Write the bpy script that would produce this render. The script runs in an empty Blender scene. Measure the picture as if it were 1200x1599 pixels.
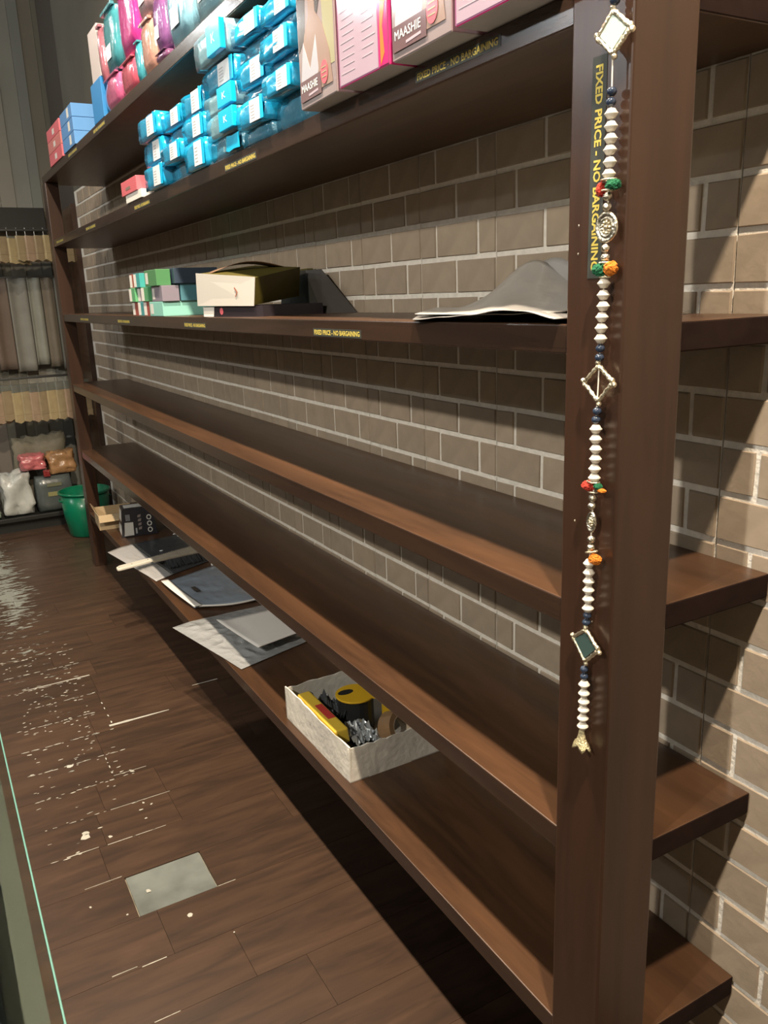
import bpy, bmesh, math, random
from mathutils import Vector, Matrix, noise
random.seed(7)
S = bpy.context.scene
COL = S.collection

# ------------------------------------------------------------------ camera
YAW, PITCH, ROLL, FPX = math.radians(29.1245), math.radians(14.9587), math.radians(2.1486), 1278.18
fwd = Vector((math.sin(YAW)*math.cos(PITCH), math.cos(YAW)*math.cos(PITCH), -math.sin(PITCH)))
rgt = Vector((math.cos(YAW), -math.sin(YAW), 0)); dwn = fwd.cross(rgt)
r2 = math.cos(ROLL)*rgt + math.sin(ROLL)*dwn; d2 = -math.sin(ROLL)*rgt + math.cos(ROLL)*dwn
cam = bpy.data.objects.new('camera', bpy.data.cameras.new('camera')); COL.objects.link(cam)
M = Matrix((r2, -d2, -fwd)).transposed().to_4x4(); M.translation = (-0.78, 0, 0); cam.matrix_world = M
cam.data.sensor_fit = 'VERTICAL'; cam.data.sensor_height = 24; cam.data.sensor_width = 18
cam.data.lens = FPX*24/1599; cam.data.clip_start = .02
S.camera = cam

# ------------------------------------------------------------------ exposure, world
S.view_settings.view_transform = 'Standard'; S.view_settings.look = 'None'
S.view_settings.exposure = 0.0; S.view_settings.gamma = 1; S.view_settings.use_curve_mapping = False
W = bpy.data.worlds.new('world'); S.world = W; W.use_nodes = True
W.node_tree.nodes['Background'].inputs[0].default_value = (.9, .95, 1, 1)
W.node_tree.nodes['Background'].inputs[1].default_value = .05

CEIL = 2.12; FLOOR = -1.56; WX = .335
# ------------------------------------------------------------------ lamps
def lamp(loc, power, color, radius, kind='SPOT', name='ceiling_lamp_light', cone=160):
    l = bpy.data.lights.new(name, kind); l.energy = power; l.color = color; l.shadow_soft_size = radius
    if kind == 'SPOT': l.spot_size = math.radians(cone); l.spot_blend = .6
    o = bpy.data.objects.new(name, l); COL.objects.link(o); o.location = loc
    return o
WARM = (1, .82, .62); NEUT = (1, .93, .82); COOL = (.93, .97, 1)
DOWN = [(-.49, -.05), (-.49, 1.75), (-.49, 3.5)]
for (x, y), pw in zip(DOWN, (580, 500, 150)): lamp((x, y, CEIL-.06), pw, WARM, .045)
LOW = [(-3.5, .0), (-3.5, 2.6)]
lamp((-3.5, .0, CEIL-.06), 500, NEUT, .06, 'POINT'); lamp((-3.5, 2.6, CEIL-.06), 40, NEUT, .07, 'POINT')
GLARE = [(-2.4, 5.7), (-1.55, 6.58), (-4.6, 5.5)]
lamp((-2.4, 5.7, CEIL-.06), 26, COOL, .07, 'POINT'); lamp((-1.55, 6.58, CEIL-.06), 26, COOL, .07, 'POINT'); lamp((-4.6, 5.5, CEIL-.06), 120, COOL, .09, 'POINT')

# ------------------------------------------------------------------ materials
def mat(name, col, rough=.6, metal=0, spec=.5, bump=0, bscale=40, var=0, vscale=8, coat=0, alpha=1, trans=0, stretch=(1, 1, 1), ior=1.45, sheen=0):
    m = bpy.data.materials.new(name); m.use_nodes = True
    nt = m.node_tree; b = nt.nodes['Principled BSDF']
    b.inputs['Base Color'].default_value = (*col, 1); b.inputs['Roughness'].default_value = rough
    b.inputs['Metallic'].default_value = metal; b.inputs['Specular IOR Level'].default_value = spec
    b.inputs['Coat Weight'].default_value = coat; b.inputs['Alpha'].default_value = alpha
    b.inputs['Coat Roughness'].default_value = .08
    b.inputs['Transmission Weight'].default_value = trans; b.inputs['IOR'].default_value = ior
    tc = nt.nodes.new('ShaderNodeTexCoord'); mp = nt.nodes.new('ShaderNodeMapping')
    mp.inputs['Scale'].default_value = stretch; nt.links.new(tc.outputs['Object'], mp.inputs[0])
    if var:
        n = nt.nodes.new('ShaderNodeTexNoise'); n.inputs['Scale'].default_value = vscale; n.inputs['Detail'].default_value = 5
        nt.links.new(mp.outputs[0], n.inputs['Vector'])
        r = nt.nodes.new('ShaderNodeValToRGB')
        r.color_ramp.elements[0].position = .3; r.color_ramp.elements[1].position = .7
        r.color_ramp.elements[0].color = (*[c*(1-var) for c in col], 1)
        r.color_ramp.elements[1].color = (*[min(1, c*(1+var)) for c in col], 1)
        nt.links.new(n.outputs[0], r.inputs[0]); nt.links.new(r.outputs[0], b.inputs['Base Color'])
    if bump:
        n2 = nt.nodes.new('ShaderNodeTexNoise'); n2.inputs['Scale'].default_value = bscale; n2.inputs['Detail'].default_value = 4
        nt.links.new(mp.outputs[0], n2.inputs['Vector'])
        bp = nt.nodes.new('ShaderNodeBump'); bp.inputs['Strength'].default_value = bump; bp.inputs['Distance'].default_value = .01
        nt.links.new(n2.outputs[0], bp.inputs['Height']); nt.links.new(bp.outputs[0], b.inputs['Normal'])
    return m
def emit(name, col, s):
    m = bpy.data.materials.new(name); m.use_nodes = True; b = m.node_tree.nodes['Principled BSDF']
    b.inputs['Emission Color'].default_value = (*col, 1); b.inputs['Emission Strength'].default_value = s
    return m
def wood(name, c1, c2, stretch, rough, scale=6, rnd=0):
    m = bpy.data.materials.new(name); m.use_nodes = True; nt = m.node_tree; b = nt.nodes['Principled BSDF']
    tc = nt.nodes.new('ShaderNodeTexCoord'); mp = nt.nodes.new('ShaderNodeMapping'); mp.inputs['Scale'].default_value = stretch
    nt.links.new(tc.outputs['Object'], mp.inputs[0])
    if rnd:
        oi = nt.nodes.new('ShaderNodeObjectInfo'); mu = nt.nodes.new('ShaderNodeMath'); mu.operation = 'MULTIPLY'; mu.inputs[1].default_value = 37
        nt.links.new(oi.outputs['Random'], mu.inputs[0]); nt.links.new(mu.outputs[0], mp.inputs['Location'])
    n = nt.nodes.new('ShaderNodeTexNoise'); n.inputs['Scale'].default_value = scale; n.inputs['Detail'].default_value = 8; n.inputs['Roughness'].default_value = .62
    n.inputs['Distortion'].default_value = .6
    nt.links.new(mp.outputs[0], n.inputs['Vector'])
    r = nt.nodes.new('ShaderNodeValToRGB'); e = r.color_ramp.elements
    e[0].position = .32; e[1].position = .68; e[0].color = (*c1, 1); e[1].color = (*c2, 1)
    nt.links.new(n.outputs[0], r.inputs[0])
    out = r.outputs[0]
    if rnd:
        mx = nt.nodes.new('ShaderNodeMix'); mx.data_type = 'RGBA'; mx.blend_type = 'MULTIPLY'; mx.inputs['Factor'].default_value = 1
        mr = nt.nodes.new('ShaderNodeMapRange'); mr.inputs[3].default_value = 1-rnd; mr.inputs[4].default_value = 1+rnd
        nt.links.new(oi.outputs['Random'], mr.inputs[0]); nt.links.new(out, mx.inputs['A']); nt.links.new(mr.outputs[0], mx.inputs['B'])
        out = mx.outputs['Result']
    nt.links.new(out, b.inputs['Base Color'])
    b.inputs['Roughness'].default_value = rough
    bp = nt.nodes.new('ShaderNodeBump'); bp.inputs['Strength'].default_value = .08; bp.inputs['Distance'].default_value = .004
    nt.links.new(n.outputs[0], bp.inputs['Height']); nt.links.new(bp.outputs[0], b.inputs['Normal'])
    return m, nt, b, out

m_shelf = wood('dark_wood_laminate', (.037, .018, .0095), (.083, .040, .019), (3, .25, 3), .34)[0]
m_post = wood('post_wood', (.026, .013, .0085), (.047, .023, .0135), (3, 3, .2), .30)[0]
m_edge = wood('shelf_front_shade', (.024, .014, .010), (.042, .024, .016), (3, .25, 3), .22)[0]  # darker copy of the shelf wood: shade on the front edges put into the colour
m_end = wood('shelf_end_shade', (.010, .005, .004), (.018, .009, .007), (3, .25, 3), .85)[0]  # near shelf ends: same wood, nearly black in place of their shade
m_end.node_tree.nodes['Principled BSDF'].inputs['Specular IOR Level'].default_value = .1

# floor laminate with worn white chips that follow the plank direction
m_floor, nt, bs, out = wood('floor_laminate', (.036, .021, .014), (.076, .043, .026), (.7, 5, 1), .38, 5, .10)
geo = nt.nodes.new('ShaderNodeNewGeometry')
sep = nt.nodes.new('ShaderNodeSeparateXYZ'); nt.links.new(geo.outputs['Position'], sep.inputs[0])
def math_n(nt, op, a, b=None, clamp=False):
    n = nt.nodes.new('ShaderNodeMath'); n.operation = op; n.use_clamp = clamp
    for i, v in enumerate((a, b)):
        if v is None: continue
        if isinstance(v, (int, float)): n.inputs[i].default_value = v
        else: nt.links.new(v, n.inputs[i])
    return n.outputs[0]
mpw = nt.nodes.new('ShaderNodeMapping'); mpw.inputs['Scale'].default_value = (15, 48, 1); nt.links.new(geo.outputs['Position'], mpw.inputs[0])
nw = nt.nodes.new('ShaderNodeTexNoise'); nw.inputs['Scale'].default_value = 1; nw.inputs['Detail'].default_value = 3; nw.inputs['Roughness'].default_value = .6
nt.links.new(mpw.outputs[0], nw.inputs['Vector'])
# wear concentration: centre line of the traffic path (x about -.5) and heavier farther down the aisle (y about 3.5 .. 5.3)
dx = math_n(nt, 'ABSOLUTE', math_n(nt, 'ADD', sep.outputs[0], .52)); fx = math_n(nt, 'SUBTRACT', 1, math_n(nt, 'MULTIPLY', dx, 3.6), True)
ymr = nt.nodes.new('ShaderNodeMapRange'); ymr.inputs[1].default_value = 1.9; ymr.inputs[2].default_value = 5.0; ymr.inputs[3].default_value = .0; ymr.inputs[4].default_value = .27
nt.links.new(sep.outputs[1], ymr.inputs[0])
w0 = math_n(nt, 'MULTIPLY', fx, ymr.outputs[0])
py = math_n(nt, 'SUBTRACT', 1, math_n(nt, 'MULTIPLY', math_n(nt, 'ABSOLUTE', math_n(nt, 'ADD', sep.outputs[1], -4.85)), 1.25), True)
w0 = math_n(nt, 'ADD', w0, math_n(nt, 'MULTIPLY', math_n(nt, 'MULTIPLY', py, fx), .16))
thr = math_n(nt, 'SUBTRACT', .835, math_n(nt, 'ADD', w0, math_n(nt, 'MULTIPLY', fx, .06)))
wm = math_n(nt, 'MULTIPLY', math_n(nt, 'SUBTRACT', nw.outputs[0], thr), 22, True)
wm = math_n(nt, 'MULTIPLY', wm, math_n(nt, 'GREATER_THAN', fx, .02))
mx = nt.nodes.new('ShaderNodeMix'); mx.data_type = 'RGBA'; nt.links.new(wm, mx.inputs['Factor']); nt.links.new(out, mx.inputs['A']); mx.inputs['B'].default_value = (.26, .28, .25, 1)
nt.links.new(mx.outputs['Result'], bs.inputs['Base Color'])
m_sub = mat('floor_underlay', (.24, .22, .17), .8, var=.3, vscale=20)
m_chip = mat('floor_core', (.46, .46, .41), .7, var=.15)
m_patch = mat('bare_floor_patch', (.16, .18, .17), .32, var=.28, vscale=9, bump=.1)
m_brick = mat('tan_brick_foam', (.29, .235, .175), .75, bump=.12, bscale=45, var=.08, vscale=25)
m_brick2 = mat('tan_brick_foam_b', (.31, .25, .185), .75, bump=.12, bscale=38, var=.10, vscale=18)
m_mortar = mat('pale_mortar', (.66, .63, .57), .7, bump=.4, bscale=90, var=.08, vscale=60)
m_dark = mat('dark_seam', (.05, .04, .03), .8)
m_ceil = mat('ceiling_paint', (.09, .085, .075), .9)
m_wall = mat('plain_wall_paint', (.10, .092, .072), .85, var=.1, vscale=3)
m_yel = mat('yellow_lettering', (.62, .50, .10), .5)
m_stk = mat('dark_sticker', (.040, .045, .040), .45)
m_white = mat('white_card', (.72, .71, .67), .55)
m_dimwhite = mat('white_paper', (.60, .60, .57), .6, var=.05)
m_gold = mat('antique_gold', (.85, .78, .60), .30, metal=1, bump=.4, bscale=300)
m_silver = mat('silver_bead', (.66, .62, .52), .25, metal=1, bump=.3, bscale=300)
m_navy = mat('navy_bead', (.022, .035, .065), .15, coat=.5)
m_pearl = mat('white_bead', (.72, .68, .60), .30, coat=.3)
m_mirrord = mat('mirror_dark_reflection', (.05, .09, .085), .12, coat=1)  # lower mirror: reflection of the dark shop painted as base colour
m_mirror = mat('mirror_bright_reflection', (.50, .62, .60), .12, metal=.0, coat=1)  # upper mirror: reflection of the bright ceiling painted as base colour
m_mirror_old = mat('mirror_glass', (.78, .88, .86), .05, metal=1)
m_thread = mat('white_thread', (.75, .72, .65), .7)
m_red = mat('red_pompom', (.62, .05, .03), .9, bump=1, bscale=350)
m_green = mat('green_pompom', (.01, .16, .07), .9, bump=1, bscale=350)
m_orange = mat('orange_pompom', (.85, .25, .02), .9, bump=1, bscale=350)

# ------------------------------------------------------------------ mesh helpers
class MB:
    def __init__(s): s.v = []; s.f = []; s.mi = []; s.mats = []
    def mid(s, m):
        if m not in s.mats: s.mats.append(m)
        return s.mats.index(m)
    def add(s, vs, fs, m):
        o = len(s.v); k = s.mid(m); s.v += [tuple(v) for v in vs]
        for f in fs: s.f.append([i+o for i in f]); s.mi.append(k)
    def box(s, a, b, m, faces=None):
        (x0, y0, z0), (x1, y1, z1) = a, b
        if x0 > x1: x0, x1 = x1, x0
        if y0 > y1: y0, y1 = y1, y0
        if z0 > z1: z0, z1 = z1, z0
        s.hexa([(x0, y0, z0), (x1, y0, z0), (x1, y1, z0), (x0, y1, z0)], [(x0, y0, z1), (x1, y0, z1), (x1, y1, z1), (x0, y1, z1)], m)
    def hexa(s, b, t, m):
        s.add(b+t, [(3, 2, 1, 0), (4, 5, 6, 7), (0, 1, 5, 4), (1, 2, 6, 5), (2, 3, 7, 6), (3, 0, 4, 7)], m)
    def quad(s, p, m): s.add(p, [tuple(range(len(p)))], m)
    def prism(s, poly, fr, t, m):          # poly (u,v) in frame fr, extruded by t along frame normal
        n = len(poly); a = [fr @ Vector((u, v, 0)) for u, v in poly]; b = [fr @ Vector((u, v, t)) for u, v in poly]
        s.add(a+b, [tuple(reversed(range(n))), tuple(range(n, 2*n))]+[(i, (i+1) % n, n+(i+1) % n, n+i) for i in range(n)], m)
    def lathe(s, prof, m, n=14, fr=Matrix(), cap=True):   # prof list (r,z)
        vs = []; fs = []
        for r, z in prof:
            for i in range(n): a = 2*math.pi*i/n; vs.append(fr @ Vector((r*math.cos(a), r*math.sin(a), z)))
        for j in range(len(prof)-1):
            for i in range(n): fs.append((j*n+i, j*n+(i+1) % n, (j+1)*n+(i+1) % n, (j+1)*n+i))
        if cap: fs.append(tuple(reversed(range(n)))); fs.append(tuple(range((len(prof)-1)*n, len(prof)*n)))
        s.add(vs, fs, m)
    def tube(s, pts, r, m, n=8):
        P = [Vector(p) for p in pts]; vs = []; fs = []
        for i, p in enumerate(P):
            t = (P[min(i+1, len(P)-1)]-P[max(i-1, 0)]).normalized()
            u = t.orthogonal().normalized() if i == 0 else (u-t*u.dot(t)).normalized()
            w = t.cross(u); rr = r[i] if isinstance(r, (list, tuple)) else r
            for k in range(n): a = 2*math.pi*k/n; vs.append(p+rr*(math.cos(a)*u+math.sin(a)*w))
        for j in range(len(P)-1):
            for k in range(n): fs.append((j*n+k, j*n+(k+1) % n, (j+1)*n+(k+1) % n, (j+1)*n+k))
        fs.append(tuple(reversed(range(n)))); fs.append(tuple(range((len(P)-1)*n, len(P)*n)))
        s.add(vs, fs, m)
    def ball(s, c, r, m, n=10, sq=(1, 1, 1)):
        k = 6; prof = [(max(1e-5, math.sin(math.pi*i/k)), -math.cos(math.pi*i/k)) for i in range(k+1)]
        fr = Matrix.Translation(c) @ Matrix.Diagonal((r*sq[0], r*sq[1], r*sq[2], 1)); s.lathe(prof, m, n, fr, False)
    def grid(s, fn, nu, nv, m):            # fn(u,v)->point
        vs = [fn(i/nu, j/nv) for j in range(nv+1) for i in range(nu+1)]
        fs = [(j*(nu+1)+i, j*(nu+1)+i+1, (j+1)*(nu+1)+i+1, (j+1)*(nu+1)+i) for j in range(nv) for i in range(nu)]
        s.add(vs, fs, m)
    def build(s, name, parent=None, smooth=False, bevel=0, solid=0, seg=2, label=None, subsurf=0, origin=None):
        me = bpy.data.meshes.new(name)
        vs = s.v
        if origin is not None: vs = [tuple(Vector(v)-Vector(origin)) for v in vs]
        me.from_pydata(vs, [], s.f); me.update()
        for m in s.mats: me.materials.append(m)
        for p, k in zip(me.polygons, s.mi): p.material_index = k; p.use_smooth = smooth
        o = bpy.data.objects.new(name, me); COL.objects.link(o)
        if origin is not None: o.location = origin
        if parent is not None: attach(o, parent)
        if solid: d = o.modifiers.new('solid', 'SOLIDIFY'); d.thickness = solid; d.offset = 0
        if bevel: d = o.modifiers.new('bevel', 'BEVEL'); d.width = bevel; d.segments = seg; d.limit_method = 'ANGLE'
        if subsurf: d = o.modifiers.new('sub', 'SUBSURF'); d.levels = subsurf; d.render_levels = subsurf
        if label: o['label'] = label
        return o
def wpos(o):
    m = Matrix.Translation(o.location) @ o.rotation_euler.to_matrix().to_4x4()
    return wpos(o.parent) @ m if o.parent else m
def attach(o, parent):
    P = wpos(parent); o.parent = parent
    loc = P.inverted() @ o.location
    R = (P.to_3x3().inverted() @ o.rotation_euler.to_matrix()).to_euler()
    o.location = loc; o.rotation_euler = R
def thing(name, label, cat, loc=(0, 0, 0), group=None, rz=0):
    o = bpy.data.objects.new(name, None); COL.objects.link(o); o.location = loc; o.rotation_euler = (0, 0, rz); o.empty_display_size = .05
    o['label'] = label; o['category'] = cat
    if group: o['group'] = group
    return o
def tag(o, label, cat, group=None, kind=None):
    o['label'] = label; o['category'] = cat
    if group: o['group'] = group
    return o
def struct(o): o['kind'] = 'structure'; return o
def frame(origin, xd, yd):
    x = Vector(xd).normalized(); y = Vector(yd).normalized(); z = x.cross(y)
    m = Matrix((x, y, z)).transposed().to_4x4(); m.translation = origin; return m
def text(name, body, fr, width, height, m, parent, bold=.02, depth=.0002):
    cu = bpy.data.curves.new(name, 'FONT'); cu.body = body; cu.size = 1; cu.offset = bold; cu.resolution_u = 2; cu.align_x = 'LEFT'
    t = bpy.data.objects.new('tmp', cu); COL.objects.link(t)
    bpy.context.view_layer.update()
    me = bpy.data.meshes.new_from_object(t.evaluated_get(bpy.context.evaluated_depsgraph_get()))
    bpy.data.objects.remove(t); bpy.data.curves.remove(cu)
    xs = [v.co.x for v in me.vertices]; ys = [v.co.y for v in me.vertices]
    x0, x1, y0, y1 = min(xs), max(xs), min(ys), max(ys)
    for v in me.vertices:
        v.co = fr @ Vector(((v.co.x-x0)/(x1-x0)*width, (v.co.y-y0)/(y1-y0)*height, depth))
    me.name = name; me.materials.clear(); me.materials.append(m)
    o = bpy.data.objects.new(name, me); COL.objects.link(o)
    if parent: attach(o, parent)
    return o
LFT = (0, -1, 0); UP = (0, 0, 1)     # text frame for faces that look into the aisle (-X)

# ------------------------------------------------------------------ setting: floor
mb = MB(); mb.box((-5, -1.5, FLOOR-.12), (.6, 7.2, FLOOR-.007), m_sub)
floor = struct(mb.build('floor'))
Y0 = 1.2165 - .1745*14; PW = .1745
fixed = {4: [-.506, -.278], 2: [-.495, -.28], 3: [-.53, .02], 5: [-.475, -.278], 6: [-.41, .1], 7: [-.41], 8: [-.407, .12], 9: [-.337, -.05], 10: [-.33, .05], 11: [-.30], 1: [-.45], 0: [-.3]}
k = 0
plank_meshes = {}
for j in range(0, 48):
    y0 = 1.5660 + PW*(j-16)
    if y0 > 7.1: break
    rowid = j-16
    cuts = fixed.get(rowid)
    if cuts is None: cuts = [-.62+random.random()*.7]
    xs = [-5, -3.2, -1.7+random.random()*.3] + sorted(cuts) + [.335]
    for a, b in zip(xs, xs[1:]):
        if b-a < .02: continue
        if rowid == 2 and abs(a+.495) < 1e-4: continue        # missing plank piece: bare patch
        q = MB(); g = .00015; c = .0003
        q.hexa([(a+g, y0+g, -.006), (b-g, y0+g, -.006), (b-g, y0+PW-g, -.006), (a+g, y0+PW-g, -.006)],
               [(a+g+c, y0+g+c, 0), (b-g-c, y0+g+c, 0), (b-g-c, y0+PW-g-c, 0), (a+g+c, y0+PW-g-c, 0)], m_floor)
        q.v = [(x, y, z+FLOOR) for x, y, z in q.v]
        q.build('floor_plank', floor, origin=((a+b)/2, y0+PW/2, FLOOR-.003))
yp = 1.5660+PW*2
mb = MB(); mb.box((-.492, yp+.002, FLOOR-.006), (-.283, yp+PW-.002, FLOOR-.0015), m_patch)
mb.build('bare_patch', floor, label='grey rectangle where one plank piece is missing')
# lifted chips: thin raised crumbs of pale core along the joints
chips = MB()
def chip(x, y, w, l, ang):
    n = 7; pts = []
    for i in range(n):
        a = 2*math.pi*i/n; r = 1+random.uniform(-.35, .35)
        pts.append((x+math.cos(ang)*w*r*math.cos(a)-math.sin(ang)*l*r*math.sin(a), y+math.sin(ang)*w*r*math.cos(a)+math.cos(ang)*l*r*math.sin(a)))
    chips.prism(pts, Matrix.Translation((0, 0, FLOOR)), .0006, m_chip)
def joint_chips(y, xa, xb, n, w=.006):
    for i in range(n):
        x = random.uniform(xa, xb); chip(x, y+random.uniform(-.003, .003), random.uniform(.5, 2.2)*w, random.uniform(.15, .35)*w, 0)
def streak(xa, xb, y, w0, w1):
    n = 10; up = []; dn = []
    for i in range(n+1):
        t = i/n; x = xa+(xb-xa)*t; w = (w0+(w1-w0)*t)*random.uniform(.7, 1.1); up.append((x, y+w)); dn.append((x, y-w*.6))
    chips.prism(dn+up[::-1], Matrix.Translation((0, 0, FLOOR)), .0006, m_chip)
J = lambda k: 1.5660+PW*k
streak(-.35, -.12, J(8)+.03, .012, .002)
streak(-.60, -.33, J(11)+.012, .002, .006)
streak(-.505, -.33, J(4), .0018, .001); streak(-.41, -.30, J(6)+.02, .001, .0015); streak(-.46, -.27, J(5), .0015, .001)
streak(-.62, -.53, J(4)+.004, .003, .001); streak(-.60, -.5, J(3)+.01, .001, .001); streak(-.28, -.23, J(2), .001, .001)
streak(-.60, -.54, J(1)+.008, .0015, .001); streak(-.53, -.47, J(1), .0015, .002); streak(-.545, -.486, J(0), .001, .001)
streak(.02, .13, J(9)+.01, .002, .004)
for kk, n in ((4, 5), (5, 11), (6, 16), (7, 18), (8, 22), (9, 20), (10, 20), (11, 16), (12, 16), (13, 18)):
    joint_chips(J(kk), -.66, -.34, n, .006)
    for i in range(n): chip(random.uniform(-.66, -.36), J(kk)+random.uniform(0, PW), random.uniform(.002, .009), random.uniform(.001, .003), random.uniform(-.2, .2))
for x, y, r in [(-.45, 2.0, .008), (-.38, 1.85, .010), (-.55, 2.36, .012), (-.555, 2.34, .016), (-.49, 2.30, .008), (-.53, 2.78, .013), (-.35, 2.63, .011), (-.6, 2.02, .004), (-.3, 1.73, .003), (-.36, 2.42, .006), (-.34, 2.40, .005), (-.52, 1.94, .004), (-.41, 2.73, .003)]:
    chip(x, y, r*.9, r*.7, random.random()*3)
for y in [2.66, 2.7, 2.76, 3.02, 3.08, 3.15, 3.2]: chip(-.41 if y < 2.9 else -.337, y, .0025, .010, 0)
cracks = chips.build('floor_chip', floor); cracks['kind'] = 'stuff'; cracks['label'] = 'pale worn chips and scratches in the brown floor'

# ------------------------------------------------------------------ setting: walls, ceiling
WEND = 6.13; ZB = FLOOR; ZT = .735
mb = MB(); mb.box((WX+.010, -1.5, FLOOR-.12), (WX+.12, 7.2, CEIL+.1), m_dark)
mb.box((WX+.004, -1.5, ZT), (WX+.0101, WEND, CEIL), m_wall)
wall = struct(mb.build('wall_right'))
# foam panels 0.30 m wide with pale mortar, thin dark seams between them
y = .87-.3*7
while y < WEND:
    y2 = min(y+.3, WEND)
    q = MB(); q.box((WX+.0032, y+.0012, ZB), (WX+.0104, y2-.0012, ZT-.002), m_mortar)
    q.build('wall_panel', wall, origin=(WX+.007, (y+y2)/2, (ZB+ZT)/2)); y += .3
# bricks
ZR = .3165; RP = .0817
odd = [.113, .335, .50]; even = [.038, .203, .418]
seams = [.27, .57]
pieces = []
for k in range(-5, 23):
    z1 = ZR-RP*k; z0 = z1-RP
    if z0 < ZB-.02: continue
    base = sorted(odd if k % 2 == 0 else even)
    ev = []
    for n in range(-2, 12):
        for b in base: ev.append((b+.6*n, 'j'))
        for b in seams: ev.append((b+.6*n, 's'))
    ev.sort()
    for (a, ta), (b, tb) in zip(ev, ev[1:]):
        if b > WEND+.001 or a < -.3: continue
        ya = a+(.0042 if ta == 'j' else .0013); yb = b-(.0042 if tb == 'j' else .0013)
        if yb-ya < .012: continue
        zc0 = max(z0+.0048, ZB); zc1 = min(z1-.0048, ZT-.002)
        if zc1-zc0 < .01: continue
        vis = 0 if yb < .42 else 1
        d = math.sqrt(1.1**2+((ya+yb)/2)**2+((z0+z1)/2)**2)
        inview = (ya > .50) and (z0 < .33 or ya > 4.0)
        pieces.append((0 if inview else 1, d, ya, yb, zc0, zc1))
pieces.sort()
def brick_geo(q, ya, yb, z0, z1, cy, cz):
    c = .0022; m = m_brick if random.random() < .5 else m_brick2
    j = lambda: random.uniform(-.0010, .0010)
    P = lambda x, y, z: (WX+x, y+j(), z+j())
    pr = random.uniform(-.0012, .0006)
    b = [P(.005, ya, z0), P(.005, yb, z0), P(.005, yb, z1), P(.005, ya, z1)]
    t = [P(pr, ya+c, z0+c), P(pr, yb-c, z0+c), P(pr, yb-c, z1-c), P(pr, ya+c, z1-c)]
    q.hexa(b, t, m)
    # faces of the hexa are oriented for z-up boxes: flip for -X facing
for i, (_, d, ya, yb, z0, z1) in enumerate(pieces[:300]):
    q = MB(); cy, cz = (ya+yb)/2, (z0+z1)/2
    brick_geo(q, ya, yb, z0, z1, cy, cz); q.build('brick', wall, origin=(WX, cy, cz))
q = MB()
for _, d, ya, yb, z0, z1 in pieces[300:]: brick_geo(q, ya, yb, z0, z1, 0, 0)
rest = q.build('brick', wall, origin=(WX, 3, -.4)); rest['kind'] = 'stuff'; rest['label'] = 'remaining tan bricks farther down the wall'
# mortar smears across some joints, as in the cast foam
mb = MB(); mb.box((-5.1, -1.5, FLOOR-.12), (-5, 7.2, CEIL+.1), m_wall); struct(mb.build('wall_left'))
mb = MB(); mb.box((-5.1, -1.6, FLOOR-.12), (.6, -1.5, CEIL+.1), m_wall); struct(mb.build('wall_front'))
mb = MB(); mb.box((-5.1, -1.6, CEIL), (.6, 7.3, CEIL+.1), m_ceil); struct(mb.build('ceiling'))
BY = 6.72
mb = MB(); mb.box((-5.1, BY+.01, FLOOR-.12), (.6, BY+.12, CEIL+.1), m_dark); wb = struct(mb.build('wall_back'))
stripes = [(.20, .19, .15), (.15, .145, .115), (.24, .24, .21), (.13, .125, .10), (.18, .165, .13), (.26, .25, .21), (.16, .14, .12), (.20, .21, .19)]
x = -2.2; i = 0
while x < .34:
    w = [.11, .07, .09, .13, .06, .10][i % 6]; c = stripes[(i*5+2) % 8]
    q = MB(); q.box((x+.001, BY-.004*(i % 2), FLOOR), (min(x+w, .345)-.001, BY+.011, CEIL), mat('wall_strip_paint', c, .6, var=.08, vscale=2))
    q.build('wall_plank', wb); x += w; i += 1

# ceiling lamps (real fittings at each light)
m_lampbody = mat('lamp_ring', (.8, .8, .78), .4); m_lens = emit('lamp_lens', (1, .93, .82), 12)
lab = ['round recessed ceiling lamp nearest above the shelves', 'second round ceiling lamp along the shelves', 'third round ceiling lamp along the shelves', 
       'round ceiling lamp across the shop beside the camera', 'round ceiling lamp across the shop farther in', 'round ceiling lamp near the back wall over the aisle', 'round ceiling lamp closest to the back wall', 'round ceiling lamp in the far left part of the shop']
for (x, y), l in zip(DOWN+LOW+GLARE, lab):
    t = thing('ceiling_lamp', l, 'lamp', (x, y, CEIL), 'recessed ceiling lamps')
    q = MB(); q.lathe([(.085, 0), (.085, -.012), (.07, -.016), (.066, -.004)], m_lampbody, 20, Matrix.Translation((x, y, CEIL)), False); q.build('lamp_ring', t, smooth=True)
    q = MB(); q.lathe([(.001, -.005), (.064, -.005)], m_lens, 20, Matrix.Translation((x, y, CEIL)), False); q.build('lamp_lens', t)

# ------------------------------------------------------------------ shelving unit
YN, YF = .763, 5.163
unit = thing('shelving_unit', 'long dark brown open wooden shelving unit against the tan brick wall', 'shelving', (0, 3, FLOOR))
SH = dict(G=(.650, .690), F=(.312, .352), A=(-.090, -.050), B=(-.486, -.446), C=(-.878, -.838), D=(-1.257, -1.217))
shelf = {}
for kx, (z0, z1) in SH.items():
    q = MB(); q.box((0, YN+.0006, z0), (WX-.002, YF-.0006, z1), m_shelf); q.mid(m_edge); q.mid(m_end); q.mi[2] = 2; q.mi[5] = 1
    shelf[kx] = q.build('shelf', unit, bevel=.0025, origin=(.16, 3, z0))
def post(ya, yb, xd=.104):
    q = MB(); q.box((-.004, ya, FLOOR), (xd, yb, .6495), m_post); return q.build('post', unit, bevel=.003, origin=(.05, (ya+yb)/2, FLOOR))
pn = post(.7625, .8665); pf = post(5.06, 5.1635, .066)
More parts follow.
